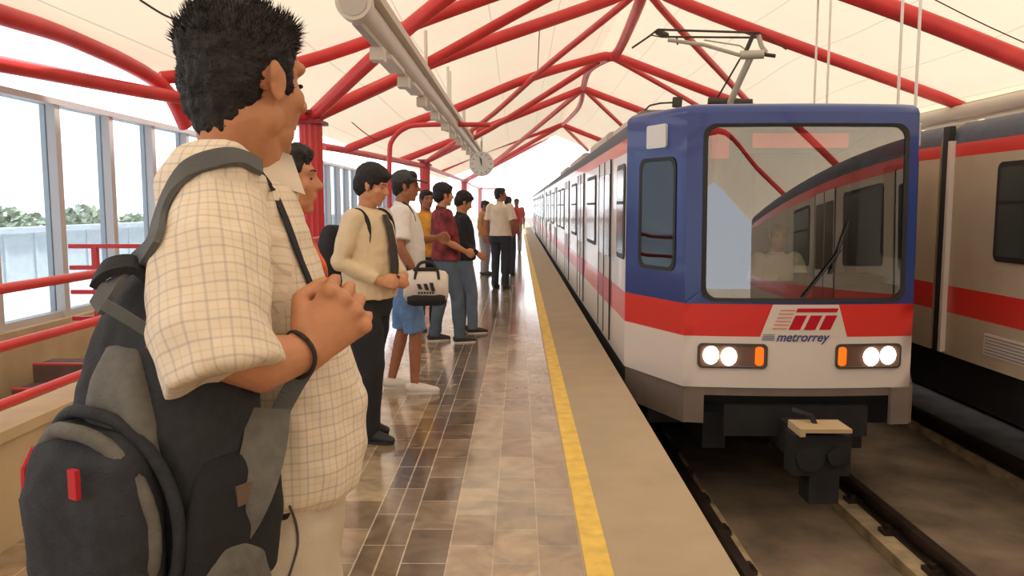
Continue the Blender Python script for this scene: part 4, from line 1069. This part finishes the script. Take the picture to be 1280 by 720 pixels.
person('shorter person in a black jacket and faded jeans, looking down', -.66, 9.45, 75, .95, hyaw=0, hpitch=-22, top=CL('black_jacket', (38, 38, 44), var=.1), bottom=CL('faded_jeans', (112, 130, 152), var=.1), hair='full', voxel=.009, long_sleeve=True, shoes=mat('brown_shoe', (64, 56, 54), .6),
       J=dict(wR=(.2, .15, 1.0), aR=(.1, .1, .085), kR=(.1, .1, .5)))
P_ = person('man in a white shirt and black trousers seen from behind, beside the yellow line', -.33, 14.7, 20, 1.05, hyaw=60, top=CL('white_cream_shirt', (236, 222, 200), var=.04), bottom=CL('charcoal_trousers', (48, 52, 60), var=.1), voxel=.011, skin=SKIN2, shoes=BLACK,
       J=dict(eR=(.26, -.02, 1.14), wR=(.2, .14, .98)))
person('person in a tan orange top, left of the distant man in the white shirt', -.74, 17.6, 110, .93, hpitch=-15, top=CL('tan_top', (206, 150, 96), var=.12, vs=8), bottom=CL('pale_trousers', (176, 178, 186), var=.05), voxel=.012, skin=SKIN2, shoes=BLACK, long_sleeve=True)
person('person in a red top just right of the far white shirt', -.23, 17.5, 20, .98, top=CL('red_top', (188, 52, 54)), bottom=CL('dark_jeans', (48, 58, 72), var=.1), voxel=.013, skin=SKIN2, shoes=BLACK)
person('farthest tiny person in pink near the platform end', -.06, 26, 180, 1.0, top=CL('pink_top', (214, 96, 96)), bottom=CL('pale_trousers', (176, 178, 186), var=.05), voxel=.015, skin=SKIN2, shoes=BLACK)
# driver (seated in the cab)
def driver():
    s = 1.0
    P, q, MI, H, LN = person('train driver in a pale shirt behind the windscreen', 2.49, 7.72, 180, 1.0, hyaw=0, hpitch=0, top=CL('driver_shirt', (214, 204, 184), var=.03), bottom=CL('navy_trousers', (36, 42, 62)), skin=SKIN2, voxel=.009, hem=.86, shoes=BLACK,
        J=dict(kR=(.12, .42, .97), kL=(-.12, .42, .97), aR=(.12, .46, .56), aL=(-.12, .46, .56), eR=(.24, .08, 1.16), wR=(.16, .36, 1.1), eL=(-.24, .08, 1.16), wL=(-.16, .36, 1.1)))
    P.location.z = -.42
driver()
# ------------------------------------------------------------------ trees outside
LEAF = mat('hazed_foliage', (196, 204, 176), .9, var=.25, vs=3); BARK = mat('bark', (110, 92, 74), .9)  # leaf colour lightened to carry the distance haze
rnd = random.Random(5)
for i, (px, py, Y) in enumerate([(10, 262, 34), (34, 268, 39), (62, 270, 42), (85, 262, 36), (104, 258, 40), (125, 264, 34), (160, 270, 38), (185, 268, 42)]):
    top = at(px, py, Y); t = empty('tree', (top.x, top.y, -1.2), 0, 'green tree in haze-paled colour beyond the parapet, seen through the windscreen glass', 'tree', 'trees beyond the parapet')
    h = top.z + 1.2
    MB().tube([(0, 0, 0), (0, 0, h * .7)], [.14, .07], 8).build('trunk', BARK, t)
    m = MB()
    for k in range(170):
        a = rnd.uniform(0, 2 * PI); rr = rnd.uniform(.1, 1.0); z = h * rnd.uniform(.35, 1); rr *= .85 * (1 - abs(z / h - .6))
        c = V((rr * math.cos(a), rr * math.sin(a), z)); u = V((rnd.gauss(0, 1), rnd.gauss(0, 1), rnd.gauss(0, 1))).normalized() * .22; w = u.orthogonal().normalized() * .13
        m.poly([c - u, c + w, c + u, c - w])
    m.build('foliage', LEAF, t)
# ------------------------------------------------------------------ light
W = bpy.data.worlds.new('World'); S.world = W; W.use_nodes = True; nt = W.node_tree; bg = nt.nodes['Background']
tc = N(nt, 'ShaderNodeTexCoord'); sx = N(nt, 'ShaderNodeSeparateXYZ'); nt.links.new(tc.outputs['Generated'], sx.inputs[0])
rp = N(nt, 'ShaderNodeValToRGB'); nt.links.new(sx.outputs[2], rp.inputs[0])
rp.color_ramp.elements[0].color = (.93, .96, 1, 1); rp.color_ramp.elements[1].color = (.72, .84, 1, 1); rp.color_ramp.elements[1].position = .8
nt.links.new(rp.outputs[0], bg.inputs[0])
gl = math_(nt, 'POWER', math_(nt, 'MAXIMUM', sx.outputs[1], 0.0), 6.0)   # the sky is brightest on the sun's side
nt.links.new(math_(nt, 'ADD', math_(nt, 'MULTIPLY', gl, 4.0), 1.15), bg.inputs[1])
HZ_ = bpy.data.materials.new('haze'); HZ_.use_nodes = True; hn = HZ_.node_tree; hn.nodes.remove(hn.nodes['Principled BSDF'])
vsn = N(hn, 'ShaderNodeVolumeScatter'); vsn.inputs['Density'].default_value = .013; vsn.inputs['Anisotropy'].default_value = .3; hn.links.new(vsn.outputs[0], hn.nodes['Material Output'].inputs['Volume'])
hz = MB().box((-8.8, 9.5, -1.2), (12, 120, 12)).build('haze', HZ_); tag(hz, 'bright hazy air towards the far end of the platform', 'haze', kind='stuff')
sl = bpy.data.lights.new('sun', 'SUN'); sl.energy = 7.5; sl.angle = math.radians(6); sl.color = (1, .95, .86)
so = bpy.data.objects.new('sun', sl); C.objects.link(so); so.rotation_euler = (math.radians(-18), math.radians(14), 0)
S.view_settings.view_transform = 'Standard'; S.view_settings.look = 'None'; S.view_settings.exposure = .3; S.view_settings.gamma = 1; S.view_settings.use_curve_mapping = False
